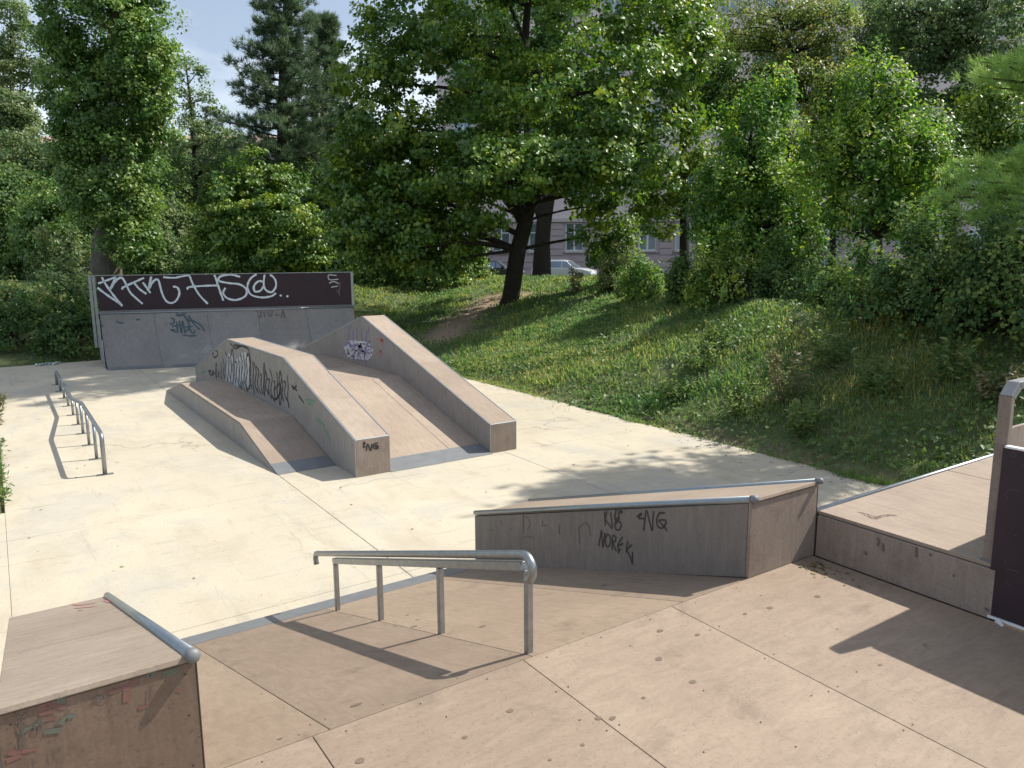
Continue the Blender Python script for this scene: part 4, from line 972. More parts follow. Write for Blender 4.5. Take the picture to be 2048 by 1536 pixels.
tree('locust_tree', 'thin crowned tree with rusty leaves in front of the upper facade', 'tree', RG, ground(deep(1610, 545, 34)),
     [(1640, 550, .4), (1630, 330, .3), (1598, 150, .22), (1560, 40, .14), (1545, -60, .06)],
     [(1580, 60, 100, 70, 0, 3), (1500, 60, 65, 60, 0, 2), (1640, 40, 75, 60, 0, 2.5), (1610, 170, 80, 50, 0, 3), (1560, 150, 60, 40, -1, 2), (1660, 120, 50, 50, 0, 1.5), (1500, 200, 60, 50, 0, 1.5), (1590, 240, 90, 50, 0, 2)], 34, 'leaf_autumn', 44, clumps=420, per=65, cr=.62, leaf=(.14, .09), limbs=110, tone=(.35, .6))
tree('tall_ash_tree', 'tall leaning dark trunked tree in the upper right behind the pine boughs', 'tree', RG, ground(deep(1900, 545, 30)),
     [(1890, 550, .5), (1900, 360, .40), (1925, 200, .34), (1960, 40, .24), (1990, -100, .1)],
     [(1850, 70, 95, 80, 0, 3), (1960, 60, 110, 80, 0, 3.5), (1900, 170, 110, 60, 0, 3), (2010, 180, 90, 80, 0, 2.5), (1800, 30, 55, 60, 0, 1.5), (1940, 280, 80, 50, 0, 1.5), (1990, -60, 140, 80, 0, 2.5), (2040, 330, 70, 70, 0, 2)], 30, 'leaf_pale', 45, clumps=420, per=75, cr=.55, leaf=(.14, .10), limbs=100, tone=(.25, .6))
for i, (px, py, rx, rz_, d, mt_, lab) in enumerate([
    (1450, 180, 55, 90, 33, 'leaf_maple', 'leafy tree hiding the facade left of the rusty crowned tree'),
    (1560, 330, 80, 100, 27, 'leaf_pale', 'grey green tree filling the gap between the two young trees'),
    (1665, 250, 60, 120, 29, 'leaf_autumn', 'slightly rusty tree just left of the backlit sapling'),
    (1850, 330, 75, 110, 25, 'leaf_poplar', 'mid green tree right behind the backlit sapling'),
    (1760, 60, 75, 80, 36, 'leaf_pale', 'tall hazy tree above the backlit sapling'),
    (1980, 250, 90, 110, 26, 'leaf_maple', 'green tree behind the pine boughs at the right edge'),
    (1440, 400, 60, 80, 28, 'leaf_dark', 'dark tree low in front of the facade left of the young lime')]):
    tree('broadleaf_tree', lab, 'tree', RG, ground(deep(px, 548, d)), [(px, 552, .22), (px + 4, max(py + 40, -50), .16), (px, py - rz_ * .5, .06)],
         [(px, py, rx * .8, rz_ * .8, 0, 3), (px - rx * .45, py + rz_ * .4, rx * .55, rz_ * .5, 0, 2), (px + rx * .45, py + rz_ * .3, rx * .55, rz_ * .5, 0, 2), (px, py - rz_ * .5, rx * .5, rz_ * .5, 0, 1.5), (px, (py + 540) / 2, rx * .6, max(40, (540 - py) * .4), 0, 1.5)], d, mt_, 300 + i, clumps=210, per=64, cr=.5, leaf=(.125, .09), limbs=40, tone=(.36, .7), flat=.8)
# more of the row, standing to the right of the picture; they shade the bank
tree('shade_tree', 'broad tree at the far right behind the pine boughs', 'tree', RG, ground((16.5, 4.5)),
     [(2300, 600, .4), (2310, 300, .3), (2320, 100, .15)],
     [ (2310, 130, 230, 150, 0, 4), (2200, 260, 130, 120, 0, 3), (2420, 240, 170, 130, 0, 3), (2300, -60, 180, 120, 0, 3)], 13.4, 'leaf_maple', 46, clumps=260, per=90, cr=.45, leaf=(.15, .12), limbs=20)

# ------------------------------------------------------------------ pines
def pine(name, label, base, depth, trunk_px, top_py, bot_py, halfw, seed):
    rng = np.random.default_rng(seed); t = thing(name, tuple(base), label, 'tree', None)
    k = depth / FOC
    MB().tube([base + (0, 0, -.2), deep(trunk_px, bot_py + 120, depth), deep(trunk_px, (top_py + bot_py) / 2, depth), deep(trunk_px + 6, top_py, depth)], [.42, .36, .24, .03], 10).build('trunk', M['bark'], t, smooth=True)
    bm_ = MB(); Cs, Ds = [], []
    nwh = 30
    for i in range(nwh):
        f = i / (nwh - 1); py = bot_py + (top_py - bot_py) * f
        o = deep(trunk_px, py, depth)
        hw = halfw * k * (1.0 - .72 * f ** 1.3) * (.8 + .35 * math.sin(i * 2.1))
        nb = 7
        for j in range(nb):
            an = 2 * math.pi * (j / nb) + i * .9 + rng.normal() * .25; L = hw * rng.uniform(.6, 1.12)
            d = np.array([math.cos(an), math.sin(an), rng.uniform(-.02, .35)])
            e = o + d * L; limb(bm_, rng, o, e, .055 * (1 - .6 * f), .015, -.06, 5, 5)
            m_ = int(9 + 10 * (L / (halfw * k)))
            tt = rng.uniform(.32, 1.02, m_)[:, None]
            c = o + d * L * tt + rng.normal(size=(m_, 3)) * np.array([.28, .28, .16]) * (L * .16 + .35)
            Cs.append(c); Ds.append(np.tile(unit(d * .6 + np.array([0, 0, .8])), (m_, 1)))
    C = np.concatenate(Cs); D = np.concatenate(Ds)
    bm_.build('branches', M['bark'], t, smooth=True)['kind'] = 'stuff'
    V, F, ci = needles(rng, C, D, 26, .36, .016, .85)
    tint = np.clip(.33 + .5 * (rng.random(len(C))[ci] - .3) + rng.normal(size=len(ci)) * .12, 0, 1)
    raw_mesh('crown', V - ORG[t.name], F, np.repeat(tint, 3), M['needle_dark'], t)
    return t


pine('pine_tree', 'tall dark pine against the sky left of the big maple', ground(deep(565, 545, 40)), 40, 565, -50, 420, 150, 61)
pine('pine_tree', 'second pine standing close behind the right side of the sky pine', ground(deep(650, 545, 44)), 44, 648, 40, 450, 120, 62)

# white pine just outside the frame; its boughs reach in from the right edge
rng = np.random.default_rng(71); wpb = ground((12.3, 4.5))
wp = thing('soft_pine_tree', tuple(wpb), 'light green soft needled pine boughs reaching in at the right edge', 'tree')
MB().tube([wpb + (0, 0, -.2), wpb + (.05, 0, 3), wpb + (0, .05, 6), wpb + (0, 0, 8.8)], [.17, .14, .09, .02], 10).build('trunk', M['bark'], wp, smooth=True)
bm_ = MB(); Cs, Ds = [], []
tips = [(1938, 150, 10.2), (1960, 125, 10.6), (2010, 130, 10.0), (2030, 165, 10.8), (1990, 175, 10.4), (1855, 395, 10.2), (1880, 350, 10.4), (1925, 330, 10.6), (1985, 325, 10.2), (2030, 345, 10.4), (1900, 420, 10.0), (1960, 400, 10.3), (2020, 410, 10.0), (1940, 440, 10.4), (1990, 470, 10.2), (2040, 480, 10.4), (2010, 500, 10.6), (1975, 365, 9.9), (1915, 375, 10.2), (2045, 300, 10.1), (2040, 110, 10.5)]
for px, py, d in tips:
    e = deep(px, py, d); o = wpb + np.array([0, 0, e[2] - wpb[2] - .15]); limb(bm_, rng, o, e, .035, .006, -.04, 6, 5)
    for q in range(30):
        f = rng.uniform(.5, 1.0); Cs.append(o + (e - o) * f + rng.normal(size=3) * np.array([.10, .10, .045])); Ds.append(unit((e - o) / np.linalg.norm(e - o) + np.array([0, 0, .5])))
for i in range(170):
    an = rng.uniform(0, 6.28); z = rng.uniform(2.2, 7.3); L = min(2.2, (8.6 - z) * .45) * rng.uniform(.6, 1.1)
    o = wpb + np.array([0, 0, z]); e = o + np.array([math.cos(an) * L, math.sin(an) * L, L * .25])
    pj = RM.T @ (e - CAMP); px = 1024 + FOC * pj[0] / pj[2]
    if px < 2075 and 768 + FOC * pj[1] / pj[2] > -60: continue
    limb(bm_, rng, o, e, .03, .006, -.04, 5, 5)
    for q in range(24):
        f = rng.uniform(.3, 1.0); Cs.append(o + (e - o) * f + rng.normal(size=3) * np.array([.12, .12, .07])); Ds.append(unit((e - o) / np.linalg.norm(e - o) + np.array([0, 0, .5])))
bm_.build('branches', M['bark'], wp, smooth=True)['kind'] = 'stuff'
V, F, ci = needles(rng, np.array(Cs), np.array(Ds), 34, .15, .0034, .65)
raw_mesh('crown', V - ORG[wp.name], F, np.repeat(np.clip(.35 + .4 * (rng.random(len(Cs))[ci] - .3) + rng.normal(size=len(ci)) * .12, 0, 1), 3), M['needle_soft'], wp)

# ================================================================== SHRUBS
crest = [(1230, 585, .5, 1.0, 'weed', 'thin pale shrub on the crest right of the maple trunk'), (1290, 600, .5, .85, 'leaf_young', 'sunlit young shrub at the left end of the crest thicket'), (1385, 600, .6, .75, 'leaf_dark', 'dark shrub beside the sunlit young one on the crest'),
         (1460, 605, .9, 1.2, 'leaf_maple', 'dark round shrub below the leafy young tree'), (1560, 605, .9, 1.0, 'leaf_dark', 'dark shrub just right of the leafy young tree foot'), (1640, 612, .9, .7, 'leaf_dark', 'low dark green shrub left of the thin black stem'),
         (1720, 622, .8, .65, 'leaf_dark', 'low dark shrub around the thin black stem'), (1800, 635, 1.0, 1.0, 'leaf_dark', 'dark shrub right of the thin black stem'), (1880, 645, 1.0, 1.3, 'leaf_dark', 'dark shrub below the soft pine boughs'),
         (1970, 655, 1.0, 1.2, 'leaf_dark', 'dark shrub at the right edge under the pine boughs'), (2060, 660, 1.0, 1.5, 'leaf_dark', 'last dark shrub leaving the picture at the right')]
for i, (px, py, rx, rz_, mt_, lab) in enumerate(crest):
    bush('shrub', lab, 'shrub', 'shrubs along the crest of the grass bank', hit(px, py), rx, rz_, mt_, 100 + i, clumps=66, per=60, cr=.22, leaf=(.070, .046), tone=(.38, .8), stems=26, shoot=13, flat=1.0)
back = [(40, 690, 1.1, 1.2, 'leaf_dark', 'dark bush at the left edge beyond the slab'), (150, 700, .9, 1.35, 'leaf_dark', 'dark bush touching the left side of the grey quarter pipe'), (150, 620, 1.0, 1.1, 'leaf_pale', 'pale bush behind the left post of the guard board'),
        (15, 640, .9, 1.0, 'weed', 'low sunlit bush at the left edge'), (95, 650, .8, .9, 'weed', 'small yellow green bush between two dark ones'), ]
for i, (px, py, rx, rz_, mt_, lab) in enumerate(back):
    bush('bush', lab, 'bush', 'bushes beside the far quarter pipe', hit(px, py), rx, rz_, mt_, 140 + i, clumps=60, per=52, cr=.26, leaf=(.10, .065), tone=(.34, .7), shoot=8)
behind = [(280, 545, 33, 1.6, 1.6, 'leaf_dark', 'dark bush right of the poplar trunk'), (350, 545, 34, 1.7, 1.8, 'leaf_pale', 'greyish bush between the poplar trunk and the young maple'), (430, 545, 33, 1.7, 1.7, 'leaf_dark', 'dark bush below the left side of the young maple'), (600, 545, 34, 1.8, 1.7, 'leaf_dark', 'dark bush below the right side of the young maple'),
          (668, 545, 36, 1.3, 1.3, 'leaf_dark', 'dark bush beside the round yellow green one'), (712, 545, 36, 1.15, .75, 'leaf_young', 'round clipped yellow green bush right of the guard board'), (150, 545, 33, 1.6, 1.8, 'leaf_pale', 'greyish bush left of the poplar trunk'), (95, 545, 36, 1.2, 1.6, 'leaf_dark', 'rounded dark hedge bush left of the poplar'), (30, 545, 36, 1.4, 1.6, 'leaf_poplar', 'rounded clipped hedge bush at the left edge'),
          (760, 560, 31, 1.4, 1.4, 'leaf_maple', 'shaded bush at the foot of the bank path'), (860, 560, 31, 1.6, 1.9, 'leaf_maple', 'shaded bush directly left of the leaning maple trunk'), (930, 552, 33, 1.2, 1.2, 'leaf_maple', 'small bush touching the leaning maple trunk')]
for i, (px, py, d, rx, rz_, mt_, lab) in enumerate(behind):
    bush('bush', lab, 'bush', 'bushes beyond the skate area', deep(px, py, d), rx, rz_, mt_, 160 + i, clumps=95, per=50, cr=.36, leaf=(.13, .09), tone=(.34, .7), shoot=8)

# upright weeds on the bank and along the left slab edge
def weed(label, base, h, spread, n, mat, seed, leaf=(.10, .035), stemn=7, lean=.25):
    rng = np.random.default_rng(seed); base = np.array(base, float)
    t = thing('weed_plant', tuple(base), label, 'weed', None)
    bm_ = MB(); Ps, Ts = [], []
    for s in range(stemn):
        a = rng.uniform(0, 6.28); hh = h * rng.uniform(.6, 1.1); e = base + np.array([math.cos(a) * spread * rng.uniform(.3, 1), math.sin(a) * spread * rng.uniform(.3, 1), hh])
        b0 = base + np.array([math.cos(a), math.sin(a), 0]) * spread * .2; limb(bm_, rng, b0, e, .006, .002, .1, 4, 4)
        for q in range(n):
            f = rng.uniform(.12, 1.02); Ps.append(b0 + (e - b0) * f + rng.normal(size=3) * .05 * (1.2 - f)); an = rng.uniform(0, 6.28); Ts.append([math.cos(an), math.sin(an), rng.uniform(-.3, .9)])
    bm_.build('stems', M['dry'], t)['kind'] = 'stuff'
    P = np.array(Ps); T = unit(np.array(Ts)); S = unit(np.cross(T, rng.normal(size=T.shape))); sz = rng.uniform(.6, 1.2, len(P))
    leaf_mesh('leaves', P, T, S, leaf[0] * sz, leaf[1] * sz, np.clip(.35 + rng.normal(size=len(P)) * .25, 0, 1), .1, M[mat], t)
    return t


weeds = [(1572, 808, .75, .35, 'dry', 'tall dry brown weed on the middle of the shaded bank'), (1485, 830, .45, .35, 'weed', 'leafy weed left of the tall dry one on the bank'), (1655, 735, .6, .30, 'weed', 'upright pale weed right of the tall dry one'), (1405, 740, .4, .4, 'weed', 'low sunlit weed patch in the middle of the bank'),
         (1440, 700, .4, .3, 'weed', 'small weed higher up the bank by the sunlit patch'), (1240, 600, .7, .25, 'weed', 'slender weed standing on the crest near the path'), (1150, 590, .7, .22, 'dry', 'thin dry stalks on the crest close to the maple'), (1990, 800, .4, .3, 'dry', 'dry tuft low on the bank near the guard frame'),
         (1350, 800, .35, .35, 'weed', 'weed clump close above the slab edge'), (1600, 870, .4, .3, 'weed', 'weed clump low on the bank above the ledge'), (1750, 790, .5, .35, 'weed', 'weed clump in deep shade on the right of the bank'), (1900, 760, .5, .4, 'weed', 'weed clump near the right edge of the bank')]
for i, (px, py, h, s, mt_, lab) in enumerate(weeds):
    weed(lab, hit(px, py), h * 1.15, s * 1.15, 30, mt_, 200 + i, leaf=(.11, .036), stemn=15)
for i, (py, h) in enumerate([(820, .28), (850, .25), (915, .25), (960, .3), (985, .3), (1010, .22)]):
    p = on_z(0, py); weed(['dry tuft of weeds highest up the left edge of the slab', 'dry tuft second from the far end on the left edge', 'green tuft midway down the left slab edge', 'bushy green tuft low on the left slab edge', 'green tuft just nearer than the bushy one', 'nearest tuft of weeds on the left slab edge'][i], (p[0] - .06, p[1], 0), h * 1.1, .2, 22, 'dry' if i < 2 else 'weed', 230 + i, leaf=(.09, .02), stemn=9)

# ================================================================== GRASS
rng = np.random.default_rng(5)
def scatter(n, fn):
    out = []
    while sum(map(len, out)) < n:
        out.append(fn(n))
    return np.concatenate(out)[:n]


def bank_pts(n, x0, x1, y0, y1):
    x = rng.uniform(x0, x1, n); y = rng.uniform(y0, y1, n); return np.stack([x, y], 1)


regions = [(8.02, 13.5, 2.0, 16.0, 122000), (8.02, 20, 12, 30, 75000), (11, 34, 6, 34, 40000), (-6, 10, 21.3, 34, 32000), (-7, -.05, 9.3, 22, 22000)]
PP = np.concatenate([bank_pts(n, *r) for *r, n in regions])
ry_ = rng.uniform(2, 21, 16000)
rim = np.stack([SX1 + np.abs(rng.normal(size=16000)) * .10 - .17 * np.clip(hnoise(ry_ * 2.3, ry_ * 3.1 + 2) * 1.6 + .1, 0, 1) * rng.random(16000) - .02, ry_], 1)
PP = np.concatenate([PP, rim])
v = RM.T @ np.concatenate([PP, np.full((len(PP), 1), 1.)], 1).T - (RM.T @ CAMP)[:, None]
px = 1024 + FOC * v[0] / v[2]; inv = (v[2] > 1) & (px > -150) & (px < 2250)
PP = PP[inv]
pdist = path_dist(PP[:, 0], PP[:, 1]); keep = rng.random(len(PP)) < np.clip((pdist - .45) / .6, .04, 1)
patch = hnoise(PP[:, 0] * 1.7 + 3, PP[:, 1] * 1.7); keep &= rng.random(len(PP)) < np.clip(.62 + 1.2 * patch, .07, 1)
PP = PP[keep]; n = len(PP); gz = np.where((PP[:, 0] < SX1) & (PP[:, 0] > 5), 0., terrain(PP[:, 0], PP[:, 1])); D = PP @ FWD
ok = ~((PP[:, 0] > SX0 - .02) & (PP[:, 0] < SX1 - .19) & (PP[:, 1] < SY1 - .03)); PP, gz, D = PP[ok], gz[ok], D[ok]; n = len(PP)
tall = np.clip(.085 + .085 * hnoise(PP[:, 0] * 2.2, PP[:, 1] * 2.2 + 5), .035, .3) * rng.uniform(.6, 1.5, n)
rimm = (PP[:, 0] < SX1 + .35); tall = np.where(rimm, tall * .6, tall)
an = rng.uniform(0, 6.283, n); ln = rng.uniform(.15, 1.1, n) * tall
wd = np.clip(.0035 + .0008 * (D - 8), .004, .02)
base3 = np.stack([PP[:, 0], PP[:, 1], gz - .01], 1); tip = base3 + np.stack([np.cos(an) * ln, np.sin(an) * ln, tall], 1)
sa = an + math.pi / 2; side = np.stack([np.cos(sa), np.sin(sa), 0 * sa], 1) * wd[:, None]
mid = base3 * .45 + tip * .55 + np.array([0, 0, 1.]) * (tall * .18)[:, None]
V = np.stack([base3 - side, base3 + side, mid + side * .8, mid - side * .8, tip], 1).reshape(-1, 3)
bi = np.arange(n)[:, None] * 5
F = np.stack([bi + [0, 1, 2], bi + [0, 2, 3], bi + [3, 2, 4]], 1).reshape(-1, 3)
tint = np.clip(.42 + .5 * hnoise(PP[:, 0] * .9 + 2, PP[:, 1] * .9) + rng.normal(size=n) * .2, 0, 1)
g_ = raw_mesh('grass', V, F, np.repeat(tint, 5), M['grass'], None)
tag(g_, 'uneven green grass covering the bank and the lawn', 'grass', kind='stuff')
# broad leaved ground cover between the blades
n = 42000
Q2 = np.concatenate([bank_pts(22000, 8.0, 13, 2, 16), bank_pts(10000, 8.1, 18, 12, 26), bank_pts(6000, -6, 8, 21.6, 30)])
keep = (rng.random(len(Q2)) < np.clip(.5 + 1.1 * hnoise(Q2[:, 0] * 1.3 + 9, Q2[:, 1] * 1.3), .08, 1)) & (path_dist(Q2[:, 0], Q2[:, 1]) > .5); Q2 = Q2[keep]; n = len(Q2)
P = np.stack([Q2[:, 0], Q2[:, 1], terrain(Q2[:, 0], Q2[:, 1]) + rng.uniform(.02, .14, n)], 1)
Nn = unit(rng.normal(size=(n, 3)) * .6 + np.array([-.3, 0, 1.])); T = unit(np.cross(Nn, rng.normal(size=(n, 3)))); S = np.cross(Nn, T); szz = rng.uniform(.04, .10, n)
gc = leaf_mesh('ground_cover', P, T, S, szz, szz * .7, np.clip(.22 + rng.normal(size=n) * .16, 0, 1), .15, M['weed'], None)
tag(gc, 'low broad leaved plants growing through the bank grass', 'ground cover', kind='stuff')
# fallen leaves and grit on the slabs and deck
n = 420
lx = np.concatenate([SX1 - np.abs(rng.normal(size=320)) * .4, rng.uniform(0, 8, 100)]); ly = np.concatenate([rng.uniform(4, 16, 320), rng.uniform(5.4, 21, 100)])
zz = np.full(n, .006); okk = ~((lx > 2.5) & (lx < 5.7) & (ly > 8.1) & (ly < 16.8)) & ~((lx > 1.9) & (ly > 18.5)) & (lx < SX1 - .02); lx, ly, zz = lx[okk], ly[okk], zz[okk]
lx = np.concatenate([lx, 3.62 - np.abs(rng.normal(size=60)) * .07]); ly = np.concatenate([ly, 2.42 - np.abs(rng.normal(size=60)) * .12]); zz = np.concatenate([zz, np.full(60, DZ + .006)])
n = len(lx); P = np.stack([lx, ly, zz], 1); a = rng.uniform(0, 6.28, n); T = np.stack([np.cos(a), np.sin(a), rng.uniform(-.1, .1, n)], 1); T = unit(T); S = np.stack([-np.sin(a), np.cos(a), rng.uniform(-.1, .1, n)], 1)
szz = np.where(zz > .5, rng.uniform(.012, .03, n), rng.uniform(.012, .04, n))
fl = leaf_mesh('fallen_leaves', P, T, S, szz, szz * .7, np.clip(.5 + rng.normal(size=n) * .3, 0, 1), .05, M['dry'], None)
tag(fl, 'small dry leaves and grit scattered on the slabs', 'leaves', kind='stuff')

# ================================================================== STREET, BUILDINGS, CARS
def cambox(name, d0, d1, r0, r1, z0, z1, mat):      # box laid along the street (aligned with the facade)
    mb = MB(); pts = []
    def wpt(r, d, z): q = FWD * d + RGT * r; return (q[0], q[1], z)
    mb.hexa([wpt(r0, d0, z0), wpt(r1, d0, z0), wpt(r1, d1, z0), wpt(r0, d1, z0)], [wpt(r0, d0, z1), wpt(r1, d0, z1), wpt(r1, d1, z1), wpt(r0, d1, z1)])
    return mb.build(name, mat)


ZS = .47
tag(cambox('road', 53.5, 62.0, -70, 60, .2, ZS, M['asphalt']), kind='structure')
tag(cambox('far_pavement', 62.002, 66, -70, 60, .2, ZS + .12, M['joint']), kind='structure')

AZ = math.atan2(RGT[1], RGT[0])
WIN = {}


def window_meshes(w, h):
    if (w, h) in WIN: return WIN[(w, h)]
    def mk(boxes, name):
        mb = MB()
        for b_ in boxes: mb.box(*b_)
        me = bpy.data.meshes.new(name); me.from_pydata(mb.v, [], mb.f); return me
    fr = mk([((-w / 2, -.02, 0), (-w / 2 + .1, .06, h)), ((w / 2 - .1, -.02, 0), (w / 2, .06, h)), ((-w / 2 + .1, -.02, h - .1), (w / 2 - .1, .06, h)), ((-w / 2 + .1, -.02, 0), (w / 2 - .1, .06, .1)), ((-.07, -.025, .1), (.07, .055, h - .1)), ((-w / 2 + .1, -.022, h * .64), (-.07, .05, h * .64 + .08)), ((.07, -.022, h * .64), (w / 2 - .1, .05, h * .64 + .08))], 'window')
    pn = mk([((-w / 2 + .09, .03, .09), (w / 2 - .09, .045, h - .09))], 'pane')
    sl = mk([((-w / 2 - .15, -.22, -.14), (w / 2 + .15, .0, 0))], 'sill')
    su = mk([((-w / 2 - .22, -.10, 0), (-w / 2 - .001, .0, h + .24)), ((w / 2 + .001, -.10, 0), (w / 2 + .22, .0, h + .24)), ((-w / 2 - .001, -.10, h + .001), (w / 2 + .001, .0, h + .24)), ((-w / 2 - .3, -.2, h + .25), (w / 2 + .3, .0, h + .38))], 'surround')
    WIN[(w, h)] = (fr, pn, sl, su); return WIN[(w, h)]


def building(label, depth, r0, r1, zbase, floors, fh, sill0, win, spacing, phase, mats, roof, skew=0, base_courses=0):
    q = FWD * depth + RGT * (r0 + r1) / 2
    t = thing('apartment_building', (q[0], q[1], zbase), label, 'building', rz=AZ + skew)
    Wd = (r1 - r0); Ht = floors * fh + 1.2
    def lbuild(mb, name, mat, par=t):
        me = bpy.data.meshes.new(name); me.from_pydata(mb.v, [], mb.f); o = bpy.data.objects.new(name, me); COL.objects.link(o); me.materials.append(mat); o.parent = par
        import bmesh
        bm = bmesh.new(); bm.from_mesh(me); bmesh.ops.remove_doubles(bm, verts=bm.verts, dist=.001); bm.to_mesh(me); bm.free(); return o
    # the wall with real openings
    cols = []; x = -Wd / 2 + phase
    while x < Wd / 2 - win[0] / 2 - .4: cols.append(x); x += spacing
    mb = MB(); w, h = win
    zb = 0
    wm = {0: MB(), 1: MB()}
    for f in range(floors):
        z0 = f * fh; z1 = z0 + fh; zs = sill0 + f * fh; k = 0 if (f == 0 and base_courses) else 1
        xb = [-Wd / 2] + [q for c in cols for q in (c - w / 2, c + w / 2)] + [Wd / 2]
        for a_, (xa, xe) in enumerate(zip(xb[:-1], xb[1:])):
            wm[k].box((xa, 0, z0), (xe, .4, zs)); wm[k].box((xa, 0, zs + h), (xe, .4, z1))
            if a_ % 2 == 0: wm[k].box((xa, 0, zs), (xe, .4, zs + h))
    lbuild(wm[1], 'wall', mats[1])
    if base_courses: lbuild(wm[0], 'ground_floor_wall', mats[0])
    tb = MB().box((-Wd / 2, .4, floors * fh), (Wd / 2, .8, Ht)); lbuild(MB().box((-Wd / 2, 0, floors * fh), (Wd / 2, .4, Ht)), 'parapet', mats[1])
    lbuild(MB().box((-Wd / 2, 1.3, 0), (Wd / 2, 12, Ht - .2)), 'interior', M['trousers'])
    for f in range(1, floors + 1):
        lbuild(MB().box((-Wd / 2, -.25, f * fh - .28), (Wd / 2, -.001, f * fh - .05)), 'cornice', M['stone_trim'])
    if base_courses:
        hc = (fh - .35) / base_courses
        for k in range(base_courses):
            z0, z1 = k * hc + .03, (k + 1) * hc - .03; zs, ze = sill0, sill0 + h; xp = -Wd / 2; mbc = MB()
            if z1 < zs - .15 or z0 > ze + .4: mbc.box((xp, -.09, z0), (Wd / 2, -.001, z1))
            else:
                for c in cols + [None]:
                    xe = (c - w / 2 - .24) if c is not None else Wd / 2
                    lbuild(MB().box((xp, -.09, z0), (xe, -.001, z1)), 'rustic_course', mats[0])
                    if c is not None: xp = c + w / 2 + .24
            if mbc.f: lbuild(mbc, 'rustic_course', mats[0])
    fr, pn, sl, su = window_meshes(w, h)
    for me_, mm in ((fr, M['white_paint']), (pn, M['glass']), (sl, M['stone_trim']), (su, M['stone_trim'])):
        if not me_.materials: me_.materials.append(mm)
    for f in range(floors):
        for c in cols:
            o = bpy.data.objects.new('window', fr); COL.objects.link(o); o.parent = t; o.location = (c, .16, sill0 + f * fh)
            for nm, me_, dy in (('pane', pn, 0), ('sill', sl, -.162), ('surround', su, -.162)):
                if nm == 'surround' and f == 0: continue
                s_ = bpy.data.objects.new(nm, me_); COL.objects.link(s_); s_.parent = o; s_.location = (0, dy, 0)
    rf = MB(); rf.prism([(-.7, Ht), (-.7, Ht + .25), (5.5, Ht + roof), (12, Ht + .25), (12, Ht)], -Wd / 2 - .3, Wd / 2 + .3, 'x')
    lbuild(rf, 'roof', M['rooftile'])
    return t


k = 66 / FOC
building('lilac grey apartment block with rusticated ground floor behind the right trees', 66, -6, 52, ZS + .12, 5, 4.7, 2.0, (1.5, 2.35), 3.09, 2.09, (M['facade_low'], M['facade']), 4, 0, 8)
building('pale apartment block with red roof glimpsed behind the left trees', 88, -75, -14, .4, 3, 4.2, 1.5, (1.4, 2.1), 3.4, 1.6, (M['facade_far'], M['facade_far']), 2, 0, 0)


